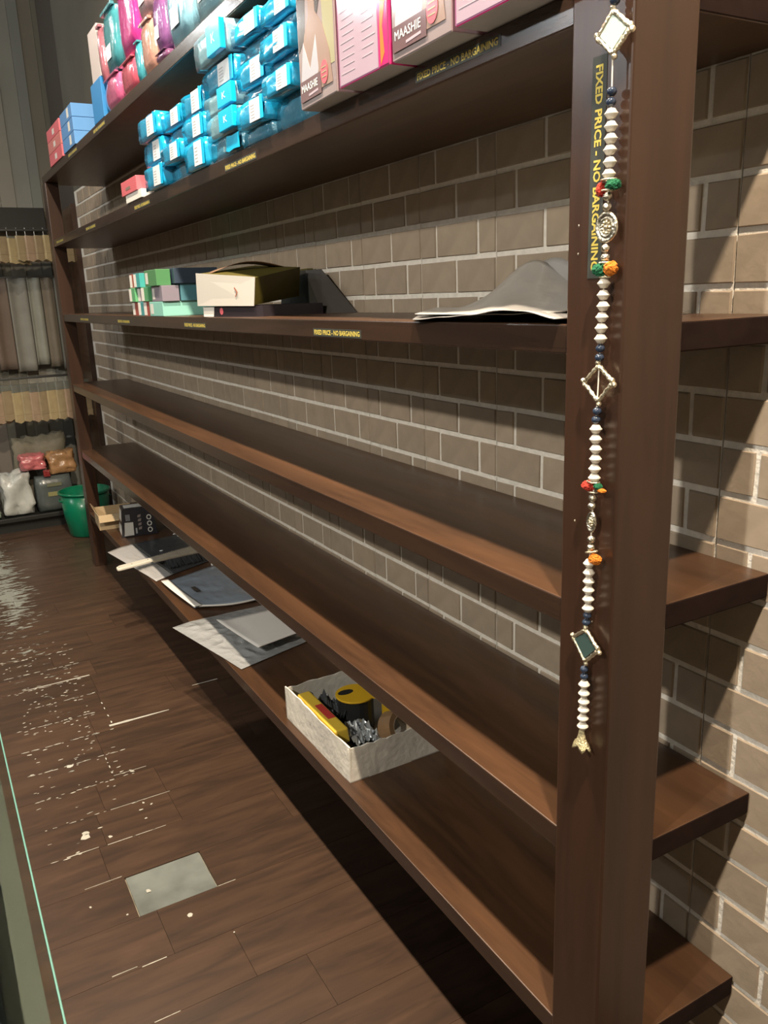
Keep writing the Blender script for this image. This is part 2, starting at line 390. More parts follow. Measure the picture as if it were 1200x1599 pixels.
# cleats that carry the shelves on the wall side
TXT = 'FIXED PRICE - NO BARGAINING'
def sticker(parent, y_left, z0, w=.225, h=.0165, back=True, x=-.0002):
    fr = frame((x, y_left, z0), LFT, UP); q = MB()
    q.prism([(0, 0), (w, 0), (w, h), (0, h)], fr, .0004, m_stk); s = q.build('sticker', parent)
    text('lettering', TXT, frame((x-.0005, y_left-.006, z0+.003), LFT, UP), w-.012, h-.006, m_yel, s, .025)
for yl, zz in [(1.690, -.0855), (2.681, -.0835), (3.66, -.082), (4.53, -.081)]: sticker(shelf['A'], yl, zz)
for yl, zz in [(1.24, .326), (2.178, .318), (3.166, .320), (4.10, .322), (4.95, .322)]: sticker(shelf['F'], yl, zz)
for yl, zz in [(4.3, .662), (3.70, .662)]: sticker(shelf['G'], yl, zz)
q = MB(); fr = frame((-.0042, .8275, .2665), (0, 0, -1), (0, -1, 0)); q.prism([(0, 0), (.258, 0), (.258, .0245), (0, .0245)], fr, .0004, m_stk); st = q.build('sticker', pn)
text('lettering', TXT, frame((-.0047, .8215, .2565), (0, 0, -1), (0, -1, 0)), .238, .0125, m_yel, st, .03)
# small nicks on the post
q = MB()
for y, z in [(.846, .075), (.846, .04), (.80, -.46), (.82, -.6), (.84, -.32)]: q.ball((-.004, y, z), .0013, m_gold, 6, (.5, 1, 1.3))
q.build('nail_head', pn)

# ------------------------------------------------------------------ bead hanging on the post
HX = -.016
t = thing('bead_hanging', 'decorative string of white and navy beads with mirrors hanging down the near post', 'decoration', (HX, .79, .40))
q = MB(); q.tube([(HX+.012, .7815, .402), (HX-.006, .7815, .402)], .0018, m_silver); q.ball((HX-.006, .7815, .402), .004, m_silver); q.build('nail', t)
cord = [(.7815, .402), (.7819, .313), (.783, .28), (.7826, .219), (.782, .13), (.7836, .068), (.7853, 0), (.788, -.066), (.7896, -.12), (.7917, -.17), (.7915, -.25), (.7937, -.31), (.796, -.37), (.7963, -.435), (.7984, -.49), (.7996, -.54), (.7998, -.62), (.8012, -.636)]
q = MB(); q.tube([(HX, a, b) for a, b in cord], .0010, m_thread, 6); q.build('string', t, smooth=True)
def bead(kind, y, z):
    q = MB(); fr = Matrix.Translation((HX, y, z))
    if kind == 'w':
        r = .0083; h = .0062; q.lathe([(.002, -h), (.0045, -h*.9), (r*.80, -h*.35), (r, -h*.06), (r, h*.06), (r*.80, h*.35), (.0045, h*.9), (.002, h)], m_pearl, 16, fr)
    elif kind == 'n': q.ball((HX, y, z), .0062, m_navy, 14, (1, 1, .88))
    elif kind == 's': q.ball((HX, y, z), .0060, m_silver, 14, (1, 1, .92))
    q.build({'w': 'bead', 'n': 'bead', 's': 'metal_bead'}[kind], t, smooth=True)
for y, z in [(.782, .1953), (.7819, .1815), (.7816, .168), (.7822, .1556), (.7819, .142), (.7828, .1288), (.7854, .002), (.7855, -.0122), (.7855, -.0257), (.7869, -.0392), (.7876, -.0527), (.788, -.0659),
             (.7915, -.1823), (.7913, -.1956), (.7907, -.2089), (.7905, -.222), (.7914, -.2354), (.7916, -.2478), (.7964, -.3692), (.7962, -.3828), (.7961, -.3953), (.7963, -.4083), (.7961, -.4218), (.7963, -.4352),
             (.7992, -.5533), (.799, -.5672), (.7989, -.5805), (.7991, -.5935), (.7998, -.6073), (.7997, -.62)]: bead('w', y, z)
for y, z in [(.7819, .326), (.7819, .3145), (.7826, .2193), (.7835, .2082), (.7882, -.0779), (.789, -.0895), (.7901, -.1585), (.7917, -.1699), (.797, -.4461), (.7984, -.457), (.7997, -.5295), (.7996, -.5409)]: bead('n', y, z)
for y, z in [(.7837, .1033), (.7838, .0915), (.7841, .0434), (.7842, .0327), (.7933, -.2759), (.7942, -.2873), (.7937, -.3341), (.794, -.3455)]: bead('s', y, z)
def charm(top, right, bot, left, mirror, xoff=0):
    P = [Vector((HX+o, y, z)) for (y, z), o in zip((top, right, bot, left), (0, xoff, 0, -xoff))]
    fm = MB(); c = sum(P, Vector())/4
    for i in range(4):
        a, b = P[i], P[(i+1) % 4]; L = (b-a).length; n = 7
        pts = [a+(b-a)*k/n*1 for k in range(n+1)]
        fm.tube(pts, [.0034 if k % 2 else .0025 for k in range(n+1)], m_gold, 8)
    for p in P:
        for s in (-1, 1): fm.ball(p+Vector((0, .0016*s, .0026*s)), .0038, m_gold, 8)
    fo = fm.build('charm_frame', t, smooth=True)
    if mirror:
        q = MB(); I = [c+(p-c)*.80 for p in P]; nrm = Vector((1, 0, 0))*.0020
        q.add([p-nrm for p in I]+[p+nrm for p in I], [(0, 1, 2, 3), (7, 6, 5, 4), (0, 4, 5, 1), (1, 5, 6, 2), (2, 6, 7, 3), (3, 7, 4, 0)], m_mirror if mirror == 1 else m_mirrord); q.build('mirror', fo)
charm((.7835, .3048), (.7571, .2814), (.7821, .2586), (.806, .2813), True, .002)
charm((.7896, -.0994), (.7639, -.1196), (.7892, -.1463), (.8157, -.1234), False)
charm((.7983, -.4683), (.7713, -.4895), (.7983, -.517), (.8262, -.4898), 2, -.002)
# round charm with raised flower, oval charm
def disc(y, z, ry, rz, name):
    q = MB(); fr = frame((HX, y, z), LFT, UP)
    fr = fr @ Matrix.Diagonal((ry/.018, rz/.018, 1, 1))
    q.lathe([(.001, -.002), (.016, -.002), (.0180, -.0005), (.0180, .0012), (.0165, .0026), (.0145, .0026), (.0130, .0010), (.0120, .0010), (.0112, .0022), (.0100, .0022), (.0090, .0008), (.001, .0012)], m_silver, 24, fr, False)
    for i in range(9):
        a = 2*math.pi*i/9; p = fr @ Vector((.0062*math.cos(a), .0062*math.sin(a), .0018)); q.ball(p, .0016, m_gold, 6)
    q.ball(fr @ Vector((0, 0, .002)), .0024, m_gold, 8)
    q.build(name, t, smooth=True)
disc(.7836, .068, .0185, .0185, 'round_charm'); disc(.7937, -.3096, .0085, .0150, 'oval_charm')
def pom(y, z, m, r, dy, sq=(1, 1, 1), lb=None):
    bm = bmesh.new(); bmesh.ops.create_icosphere(bm, subdivisions=3, radius=r)
    for v in bm.verts:
        k = 1+random.uniform(-.10, .16); v.co = Vector((v.co.x*sq[0]*k+HX-.001, v.co.y*sq[1]*k+y+dy, v.co.z*sq[2]*k+z))
    me = bpy.data.meshes.new('pompom'); bm.to_mesh(me); bm.free(); me.materials.append(m)
    o = bpy.data.objects.new('pompom', me); COL.objects.link(o); attach(o, t); o['label'] = lb
def ringp(y, z, w, tilt=0):
    q = MB(); n = 16; fr = Matrix.Translation((HX, y, z)) @ Matrix.Rotation(tilt, 4, 'X')
    q.tube([fr @ Vector((w*.7*math.cos(2*math.pi*i/n), w*math.sin(2*math.pi*i/n), 0)) for i in range(n+1)], .0013, m_gold, 6); q.build('ring', t, smooth=True)
pom(.7828, .116, m_green, .0078, -.0085, (1, 1.35, .85), 'green pompom'); pom(.7828, .1125, m_red, .0062, .0115, (1, .85, 1.35), 'red pompom'); ringp(.7828, .1225, .0105); ringp(.7828, .1105, .0095)
pom(.7829, .0185, m_green, .0085, .0085, (1, 1.3, .95), 'green pompom'); pom(.7829, .0195, m_orange, .0085, -.0095, (1, 1, 1), 'orange pompom'); ringp(.784, .0265, .0085); ringp(.784, .0095, .008)
pom(.7932, -.260, m_red, .0072, .0075, (1, 1.5, .95), 'red pompom'); pom(.7932, -.258, m_green, .0055, -.010, (1, 1.1, .8), 'green pompom'); pom(.7932, -.2625, m_orange, .0045, -.017, (1, 1.6, .6), 'orange pompom'); ringp(.7932, -.2535, .0095); ringp(.7932, -.2675, .007)
pom(.790, -.360, m_orange, .0072, -.0055, (1, 1.3, 1), 'orange pompom'); ringp(.7925, -.3515, .0095, -.3)
# flared bell tassel cap
q = MB(); fr = Matrix.Translation((HX, .801, -.657)); n = 20; prof = [(.0035, .030), (.0050, .026), (.0060, .020), (.0090, .012), (.0140, .006), (.0155, .002)]
vs = []; fs = []
for j, (r, z) in enumerate(prof):
    for i in range(n):
        a = 2*math.pi*i/n; sc = 1+(.16*math.cos(5*a) if j > 2 else .05*math.cos(10*a)); zz = z-(.004*math.cos(5*a) if j > 3 else 0)
        vs.append(fr @ Vector((r*.6*sc*math.cos(a), r*sc*math.sin(a), zz)))
for j in range(len(prof)-1):
    for i in range(n): fs.append((j*n+i, j*n+(i+1) % n, (j+1)*n+(i+1) % n, (j+1)*n+i))
q.add(vs, fs, mat('cream_gold', (.62, .55, .33), .35, metal=.6, bump=.5, bscale=250)); q.build('bell_cap', t, smooth=True, solid=.0008)

# ------------------------------------------------------------------ goods: soft packs and boxes
def smoothed(name, parent, x0, x1, y0, y1, z0, z1, m, puff=.12, n=(6, 6, 4), crimp=True, seed=0, wr=.05, cuts=4):
    """puffy pouch: rounded box with slightly wrinkled faces"""
    bm = bmesh.new(); bmesh.ops.create_cube(bm, size=2); bmesh.ops.subdivide_edges(bm, edges=bm.edges, cuts=cuts, use_grid_fill=True)
    cx, cy, cz = (x0+x1)/2, (y0+y1)/2, (z0+z1)/2; hx, hy, hz = (x1-x0)/2, (y1-y0)/2, (z1-z0)/2
    for v in bm.verts:
        x, y, z = v.co
        rx = 1-puff*(abs(y)**4+abs(z)**4)*.5; ry = 1-puff*(abs(x)**4+abs(z)**4)*.5; rz = 1-puff*(abs(y)**4)*.9
        w = noise.noise(Vector((x*1.7+seed, y*1.7, z*1.7+seed*2)))*wr + (noise.noise(Vector((x*4+seed, y*4, z*4)))*wr*.6 if wr > .1 else 0)
        nx, ny, nz = x*rx*(1+w), y*ry*(1+(w if wr > .1 else 0)), z*rz*(1+w*(0 if z < -.9 else 1))
        v.co = Vector((cx+nx*hx, cy+ny*hy, cz+nz*hz))
    zmin = min(v.co.z for v in bm.verts)
    for v in bm.verts: v.co.z += z0-zmin if v.co.z < cz else 0
    me = bpy.data.meshes.new(name); bm.to_mesh(me); bm.free(); me.materials.append(m)
    for p in me.polygons: p.use_smooth = True
    for v in me.vertices: v.co -= Vector((cx, cy, z0))
    o = bpy.data.objects.new(name, me); COL.objects.link(o); o.location = (cx, cy, z0)
    if parent: attach(o, parent)
    return o
m_cy = mat('cyan_film', (.01, .30, .55), .18, coat=.7, bump=.25, bscale=30, var=.15, vscale=15)
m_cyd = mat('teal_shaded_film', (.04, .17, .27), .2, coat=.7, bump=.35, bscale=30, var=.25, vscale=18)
m_cyg = mat('grey_teal_film', (.17, .34, .42), .2, coat=.7, bump=.3, bscale=25, var=.2, vscale=12)
m_cyb = mat('bright_cyan_card', (.0, .46, .80), .35, coat=.4)
m_lab = mat('white_price_label', (.70, .74, .78), .4)
m_ink = mat('grey_print', (.35, .36, .38), .5)
m_wink = mat('white_print', (.8, .9, .92), .5)
FT = SH['F'][1]
cols = [
 (2.93, 2.70, [('L', .353, .420), ('L', .428, .495), ('L', .500, .565)], 'leftmost'),
 (2.705, 2.49, [('D', .353, .398), ('L', .400, .452), ('D', .455, .493), ('L', .495, .545)], 'second'),
 (2.485, 2.29, [('L', .353, .425), ('L', .428, .487), ('L', .489, .550)], 'third'),
 (2.285, 2.04, [('T', .353, .400), ('K', .402, .453), ('K', .456, .506), ('L', .508, .566), ('K', .570, .640)], 'fourth'),
 (2.035, 1.85, [('D', .353, .384), ('L', .386, .440), ('D', .442, .470), ('L', .472, .525), ('D', .528, .565), ('L', .568, .612)], 'fifth'),
 (1.845, 1.68, [('D', .353, .415), ('L', .417, .462), ('D', .464, .486), ('L', .488, .535), ('D', .537, .558), ('L', .560, .602)], 'sixth')]
ordn = ['bottom', 'second from bottom', 'third up', 'fourth up', 'fifth up', 'topmost']
typ = {'L': 'cyan pouch with white label', 'D': 'plain teal film pouch', 'K': 'pale teal pouch with bright cyan lettered end', 'T': 'torn teal pouch'}
for ci, (ya, yb, rows, cn) in enumerate(cols):
    for ri, (ty, z0, z1) in enumerate(rows):
        lbl = f"{typ[ty]}, {ordn[ri] if ri < len(rows)-1 else 'topmost'} in the {cn} cyan column"
        p = thing('garment_pack', lbl, 'packet', (0, (ya+yb)/2, z0), 'cyan packs stacked on the second shelf', random.uniform(-.02, .02))
        jx = random.uniform(-.012, .006) + (-.012 if ty in 'LK' else .010)
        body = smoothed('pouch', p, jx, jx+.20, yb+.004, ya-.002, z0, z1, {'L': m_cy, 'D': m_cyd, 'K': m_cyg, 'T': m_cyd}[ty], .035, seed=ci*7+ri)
        h = z1-z0; L = ya-yb
        fx = jx-.0022
        if ty == 'L':
            fr = frame((fx, ya-L*.54, z0+h*.08), LFT, UP); q = MB()
            q.prism([(0, 0), (L*.34, -.001), (L*.35, h*.82), (L*.02, h*.84)], fr, .0006, m_lab)
            for k in range(5): q.prism([(L*.05, h*(.12+.12*k)), (L*.18, h*(.12+.12*k)), (L*.18, h*(.15+.12*k)), (L*.05, h*(.15+.12*k))], Matrix.Translation((-.0007, 0, 0)) @ fr, .0002, m_ink)
            q.build('price_label', p)
            q = MB(); fr = frame((fx+.001, ya-L*.89, z0+h*.04), LFT, UP)
            q.prism([(0, 0), (L*.09, 0), (L*.10, h*.88), (.0, h*.94)], fr, .0015, m_cyb); q.build('end_flap', p, bevel=.0006)
        if ty == 'K':
            q = MB(); w = L*.42
            q.box((fx-.010, yb+.002, z0+.002), (fx+.004, yb+w, z1-.002), m_cyb); e = q.build('end_flap', p, bevel=.002, label='bright cyan end flap')
            text('lettering', 'K', frame((fx-.0103, yb+w*.62, z0+h*.36), LFT, UP), w*.25, h*.30, m_wink, e, .0)
        if ty == 'T':
            q = MB(); w = L*.38; fr = frame((fx-.006, yb+w, z0+.003), LFT, UP)
            q.prism([(0, .004), (.02, 0), (w*.6, .003), (w, .001), (w, h*.75), (w*.5, h*.72), (w*.1, h*.8)], fr, .002, m_cyb); q.build('end_flap', p, label='torn bright cyan end flap')
            q = MB(); fr = frame((fx-.002, yb+w+.035, z0+.012), LFT, UP); q.prism([(0, 0), (.02, -.004), (.032, .01), (.02, .026), (.026, .008), (.004, .012)], fr, .0015, m_cyg); q.build('torn_film', p)

# flat printed cartons on the F shelf
m_film = lambda n, c, r=.12: mat(n, c, r, coat=1.0, bump=.04, bscale=12)
m_cartonside = mat('grey_carton_board', (.42, .41, .40), .6, var=.06)
m_mauve = m_film('mauve_print', (.30, .25, .26)); m_skin = m_film('skin_tone_print', (.32, .225, .19)); m_top = m_film('white_garment_print', (.46, .47, .54))
m_hair = m_film('dark_hair_print', (.10, .09, .09)); m_band = m_film('brown_band_print', (.16, .10, .11)); m_pink = m_film('pink_roundel_print', (.70, .13, .17))
m_pur = m_film('purple_print', (.34, .13, .26)); m_pur2 = m_film('light_purple_print', (.42, .33, .42)); m_pur3 = m_film('pale_small_print', (.50, .42, .50)); m_mag = m_film('magenta_print', (.55, .03, .17)); m_or = m_film('orange_print', (.80, .20, .05)); m_yl = m_film('pale_yellow_print', (.36, .35, .22))
def carton(label, ya, yb, x0, h, kind, rz=0, depth=.24):
    p = thing('printed_carton', label, 'box', (x0, (ya+yb)/2, FT), 'printed cartons on the second shelf', rz)
    L = ya-yb
    q = MB(); q.box((0, -L/2, 0), (depth, L/2, h), m_cartonside); q.mid(m_mauve if kind == 'woman' else m_mag); q.mi[2:6] = [1]*4
    c = q.build('carton', None, bevel=.002); c.parent = p
    F0 = frame((-.0003, L/2, 0), LFT, UP)
    def pr(poly, m, lvl, par_list): par_list.prism(poly, Matrix.Translation((-.0004*lvl, 0, 0)) @ F0, .0003, m)
    q = MB()
    if kind == 'woman':
        pr([(0, .002), (L, .002), (L, h-.002), (0, h-.002)], m_mauve, 0, q)
        pr([(L*.74, .05), (L*.98, .05), (L*.98, h-.01), (L*.66, h-.01)], m_yl, 1, q)
        pr([(L*.02, .10), (L*.20, .12), (L*.28, h*.8), (L*.2, h-.004), (0, h-.004)], m_hair, 1, q)
        pr([(L*.36, h*.50), (L*.55, h*.52), (L*.72, h*.70), (L*.70, h-.004), (L*.42, h-.004)], m_hair, 2, q)
        pr([(L*.18, .02), (L*.92, .02), (L*.86, h*.28), (L*.70, h*.46), (L*.52, h*.56), (L*.50, h*.86), (L*.36, h*.92), (L*.34, h*.56), (L*.20, h*.46), (L*.10, h*.28)], m_skin, 3, q)
        pr([(L*.08, .03), (L*.50, .03), (L*.56, h*.2), (L*.52, h*.42), (L*.33, h*.23), (L*.16, h*.42), (L*.07, h*.2)], m_top, 4, q)
        pr([(L*.02, .012), (L*.62, .012), (L*.62, .048), (L*.02, .048)], m_band, 5, q)
        n = 14; pr([(L*.72+.016*math.cos(2*math.pi*i/n), .043+.020*math.sin(2*math.pi*i/n)) for i in range(n)], m_pink, 6, q)
        for k in range(3): pr([(L*.66, .034+.008*k), (L*.78, .034+.008*k), (L*.78, .036+.008*k), (L*.66, .036+.008*k)], m_yl, 7, q)
    else:
        pr([(0, .002), (L, .002), (L, h-.002), (0, h-.002)], m_pur, 0, q)
        pr([(L*.02, .004), (L*.80, .004), (L*.80, h*.36), (L*.02, h*.5)], m_pur2, 1, q)
        pr([(L*.52, h*.50), (L*.78, h*.50), (L*.78, h*.60), (L*.52, h*.60)], m_lab, 2, q)
        for k in range(6): pr([(L*.50, .030+.013*k), (L*(.70+.03*(k % 3)), .030+.013*k), (L*(.70+.03*(k % 3)), .0325+.013*k), (L*.50, .0312+.013*k)], m_pur3, 2, q)
        for k in range(9): pr([(L*(.06+.04*(k % 2)), .02+.012*k), (L*.34, .02+.012*k), (L*.34, .0215+.012*k), (L*(.06+.04*(k % 2)), .0215+.012*k)], m_pur3, 2, q)
        pr([(L*.82, .003), (L*.995, .003), (L*.995, h-.003), (L*.82, h-.003)], m_mag, 2, q)
        pr([(L*.86, .004), (L*.93, .02), (L*.90, .06), (L*.97, .10), (L*.93, .15), (L*.96, h-.004), (L*.90, h-.004), (L*.88, .12), (L*.85, .06)], m_or, 3, q)
    pf_ = q.build('printed_front', None); pf_.parent = p
    if kind == 'woman':
        tt = text('lettering', 'MAASHIE', Matrix.Translation((-.0004*6, 0, 0)) @ frame((-.0003, L/2-L*.07, .028), LFT, UP), L*.46, .013, m_wink, None, .0, .0004); tt.parent = pf_
        q = MB(); q.prism([(L*.27, .017), (L*.53, .019), (L*.53, .023), (L*.27, .021)], Matrix.Translation((-.0004*6, 0, 0)) @ F0, .0003, m_pur3); o_ = q.build('small_print', None); o_.parent = pf_
    return p
carton('printed carton with a woman in a white top, beside the cyan packs', 1.604, 1.436, -.040, .27, 'woman', -.04)
carton('purple carton back with small print, between the two cartons showing a woman', 1.420, 1.246, -.045, .27, 'back', .0)
carton('printed carton with a woman in a white top, right of the purple carton', 1.238, 1.066, -.045, .27, 'woman', -.03)
carton('purple carton with an orange edge nearest the post', 1.050, .885, -.052, .27, 'back', .0)
def simple_box(name, label, cat, x0, x1, ya, yb, z0, z1, m, rz=0, group=None, patch=None, bevel=.0015, text_=None):
    q = MB(); cx, cy = (x0+x1)/2, (ya+yb)/2
    q.box((x0-cx, yb-cy, 0), (x1-cx, ya-cy, z1-z0), m)
    p = thing(name, label, cat, (cx, cy, z0), group, rz)
    b = q.build('carton', None, bevel=bevel); b.parent = p
    # lid seam line + label patch
    q = MB(); h = z1-z0; fr = frame((x0-cx-.0003, ya-cy, 0), LFT, UP); L = ya-yb
    if patch:
        pm, u0, u1, v0, v1 = patch
        q.prism([(L*u0, h*v0), (L*u1, h*v0), (L*u1, h*v1), (L*u0, h*v1)], fr, .0003, pm)
        o = q.build('box_label', None); o.parent = p
    if text_:
        s, tm, w, hh = text_
        o = text('lettering', s, frame((x0-cx+.03, yb-cy-.0003, h*.35), (1, 0, 0), UP), w, hh, tm, None, .01, .0003); o.parent = p
    return p
m_coral = mat('coral_box', (.62, .13, .16), .45, coat=.3); m_bluebox = mat('sky_blue_box', (.10, .28, .60), .4, coat=.3); m_blue2 = mat('deep_blue_box', (.02, .20, .50), .4, coat=.3)
simple_box('gift_box', 'white box lying under the coral pink box beside the cyan packs', 'box', -.004, .22, 3.26, 3.03, FT, FT+.028, m_white)
simple_box('gift_box', 'coral pink box lying on the white box beside the cyan packs', 'box', -.008, .20, 3.30, 3.07, FT+.0282, FT+.076, m_coral, .0, None, (m_skin, .3, .6, .3, .5))
simple_box('gift_box', 'dull red box behind the coral pink box and cyan packs', 'box', .08, .28, 2.995, 2.94, FT, FT+.10, mat('dull_red_box', (.35, .10, .10), .5))

GT = SH['G'][1]
for i in range(3):
    z = GT+.056*i
    simple_box('soap_box', ['bottom', 'middle', 'top'][i]+' salmon red box in the far end stack on the highest shelf', 'box', -.004, .2, 4.80, 4.42, z+.0002*i, z+.055, m_coral if i != 1 else mat('salmon_box', (.50, .16, .15), .5), .0, 'salmon boxes on the highest shelf', (m_dimwhite, .45, .6, .25, .7))
    simple_box('soap_box', ['bottom', 'middle', 'top'][i]+' sky blue box in the stack next to the salmon boxes', 'box', -.004, .22, 4.38, 4.08, z+.0002*i, z+.055, m_bluebox, .0, 'sky blue boxes on the highest shelf', (m_dimwhite, .6, .75, .2, .9))
m_wp = mat('white_pack_film', (.55, .50, .50), .3, coat=.5)
simple_box('card_box', 'deep blue upright box under the white upright box', 'box', .0, .12, 3.66, 3.475, GT, GT+.140, m_blue2, .0)
simple_box('card_box', 'white upright box standing on the deep blue box', 'box', .005, .10, 3.63, 3.47, GT+.1402, GT+.318, m_wp, .0)
def pack(label, ya, yb, z0, z1, c, x0=0, x1=.18, rz=0, lab_=None, group='film wrapped garment packs on the highest shelf'):
    m = mat('garment_film', c, .16, coat=.8, bump=.35, bscale=22, var=.2, vscale=14)
    p = thing('garment_pack', label, 'packet', ((x0+x1)/2, (ya+yb)/2, z0), group)
    smoothed('pouch', p, x0, x1, yb, ya, z0, z1, m, .16, seed=ya*9)
    L = ya-yb; h = z1-z0
    q = MB(); q.box((x0-.0015, yb+L*.12, z1-h*.06), (x0+.012, ya-L*.12, z1-h*.01), m); q.build('seal_strip', p, bevel=.001)
    if lab_:
        q = MB(); q.prism([(L*.3, h*.2), (L*.62, h*.2), (L*.62, h*.42), (L*.3, h*.42)], frame((x0-.002, ya, z0), LFT, UP), .0006, m_lab); q.build('price_label', p)
    return p
pack('rose pink pack standing right of the deep blue box', 3.455, 3.20, GT, GT+.108, (.45, .10, .22))
pack('red pink pack standing right of the rose pink pack', 3.19, 2.965, GT, GT+.100, (.48, .09, .14))
pack('narrow mauve pack squeezed behind the white upright box', 3.462, 3.40, GT+.110, GT+.30, (.35, .13, .17))
pack('teal pack on top of the rose pink pack', 3.39, 3.165, GT+.110, GT+.315, (.05, .25, .30), lab_=1)
pack('magenta pack on top of the red pink pack', 3.15, 2.90, GT+.103, GT+.36, (.50, .04, .25))
pack('narrow teal pack beside the red pink pack', 2.955, 2.895, GT, GT+.12, (.05, .28, .36))
pack('peach pack between the narrow teal and purple packs', 2.885, 2.735, GT, GT+.150, (.48, .27, .22))
pack('greyish pink pack on top of the peach pack', 2.89, 2.70, GT+.153, GT+.34, (.40, .26, .30), lab_=1)
pack('purple pack standing near the big pale blue packs', 2.725, 2.60, GT+.028, GT+.19, (.22, .09, .26), lab_=1)
pack('flat plum pack lying under the purple pack', 2.73, 2.60, GT, GT+.026, (.18, .07, .16))
pack('lilac pack standing on the purple pack', 2.695, 2.60, GT+.193, GT+.34, (.30, .18, .36))
pale = (.20, .42, .55)
pack('large pale blue pack, leftmost of the big ones', 2.59, 2.36, GT, GT+.23, pale, lab_=1, group='large pale blue packs on the highest shelf')
pack('large pale blue pack, second of the big ones', 2.35, 2.10, GT, GT+.22, (.25, .45, .55), lab_=1, group='large pale blue packs on the highest shelf')
pack('large pale blue pack, nearest the camera on the highest shelf', 2.09, 1.84, GT, GT+.21, pale, group='large pale blue packs on the highest shelf')

# ------------------------------------------------------------------ goods on the eye-level shelf
AT = SH['A'][1]
small = [('mint green box at the bottom of the small box pile', -.0, .19, 3.10, 2.92, AT, AT+.050, (.24, .55, .48)),
 ('teal box lying on the mint green box', .065, .20, 3.05, 2.91, AT+.0502, AT+.108, (.07, .20, .25)),
 ('navy box on top of the teal box', .045, .20, 3.06, 2.90, AT+.1084, AT+.160, (.03, .05, .08)),
 ('grey lilac box at the front of the mint green box', .0, .060, 3.05, 2.91, AT+.0502, AT+.103, (.22, .20, .25)),
 ('leaf green box on top of the grey lilac box', -.010, .040, 3.09, 2.93, AT+.1034, AT+.158, (.07, .22, .09))]
for l, x0, x1, ya, yb, z0, z1, c in small:
    simple_box('cosmetic_box', l, 'box', x0, x1, ya, yb, z0, z1, mat('printed_box_card', c, .45, coat=.2), 0, 'small boxes piled on the eye level shelf', (m_dimwhite, .08, .3, .15, .85))
cc = [(.30, .06, .05), (.10, .35, .16), (.35, .10, .07), (.05, .28, .30), (.28, .20, .24), (.05, .33, .33)]
i = 0
for jy, (ya, yb) in enumerate([(3.40, 3.31), (3.305, 3.215), (3.21, 3.11)]):
    z = AT
    for r in range([3, 3, 2][jy]):
        h = .052
        simple_box('cosmetic_box', f"tiny {['brick red', 'bright green', 'rust red', 'teal', 'mauve', 'turquoise', 'red', 'green'][i]} box with a white end, {['bottom', 'middle', 'top'][r]} of the {['farthest', 'middle', 'nearest'][jy]} little stack", 'box',
                   .0+random.uniform(0, .012), .13, ya, yb, z, z+h-.0006, mat('printed_box_card', cc[i % 6], .45, coat=.2), 0, 'small boxes piled on the eye level shelf', (m_white, .0, .42, .05, .95)); z += h; i += 1
# white and olive carton tilted over a flat black box
p = thing('flat_box', 'flat black box with a white end under the tilted carton', 'box', (.1, 2.3, AT))
q = MB(); q.hexa([(.0, 2.46, AT), (.07, 2.16, AT), (.27, 2.20, AT), (.20, 2.50, AT)], [(.0, 2.46, AT+.030), (.07, 2.16, AT+.030), (.27, 2.20, AT+.030), (.20, 2.50, AT+.030)], mat('black_card', (.025, .02, .025), .4)); q.build('carton', p)
q = MB(); fr = frame((-.001, 2.461, AT+.001), (.07, -.30, 0), UP); q.prism([(0, 0), (.055, 0), (.062, .028), (0, .028)], fr, .0006, m_white); q.build('box_end', p, label='white box end')
q = MB(); n = 12; q.prism([(.10+.009*math.cos(2*math.pi*i/n), .015+.010*math.sin(2*math.pi*i/n)) for i in range(n)], fr, .0009, m_coral); q.build('round_logo', p)
p = thing('shoe_carton', 'white and olive carton tilted open on the flat black box', 'box', (.1, 2.3, AT+.03))
zb = AT+.031
m_olive = mat('olive_yellow_card', (.085, .070, .010), .5, var=.15)
q = MB(); q.hexa([(-.01, 2.47, zb+.004), (.055, 2.19, zb), (.255, 2.33, zb+.020), (.20, 2.54, zb+.024)], [(-.01, 2.46, zb+.094), (.060, 2.18, zb+.072), (.25, 2.30, zb+.102), (.20, 2.53, zb+.118)], m_olive); bdy = q.build('carton', p, label='olive yellow carton body')
q = MB(); n_ = Vector((-.974, -.226, 0))*.0012
q.add([Vector(v)+n_ for v in [(-.012, 2.478, zb+.002), (.056, 2.188, zb-.002), (.061, 2.178, zb+.074), (-.012, 2.468, zb+.096)]]+[Vector(v) for v in [(-.012, 2.478, zb+.002), (.056, 2.188, zb-.002), (.061, 2.178, zb+.074), (-.012, 2.468, zb+.096)]],
      [(0, 1, 2, 3), (7, 6, 5, 4), (0, 4, 5, 1), (1, 5, 6, 2), (2, 6, 7, 3), (3, 7, 4, 0)], mat('matt_white_card', (.46, .45, .42), .6)); wf = q.build('carton_face', p, label='plain white side with a small brown mark')
fr = frame(Vector((.034, 2.275, zb+.025))+n_*1.3, (.068, -.29, -.008), UP); q = MB()
q.prism([(0, .022), (.012, .012), (.003, 0), (.006, -.001), (.017, .012), (.003, .026)], fr, .0004, mat('rust_mark', (.3, .10, .06), .6)); q.build('brown_mark', wf)
q = MB()   # curled flap standing up
def fl(u, v):
    a = math.pi*u; return (.02+.21*u, 2.42-.05*u+.06*v, zb+.094+.012*u+.024*math.sin(a)*(1-v*.2))
q.grid(fl, 10, 3, mat('brown_flap', (.16, .09, .05), .6)); q.build('flap', p, smooth=True, solid=.0015)
p = thing('dark_sleeve', 'black wedge shaped sleeve leaning behind the olive carton', 'box', (.28, 2.35, AT))
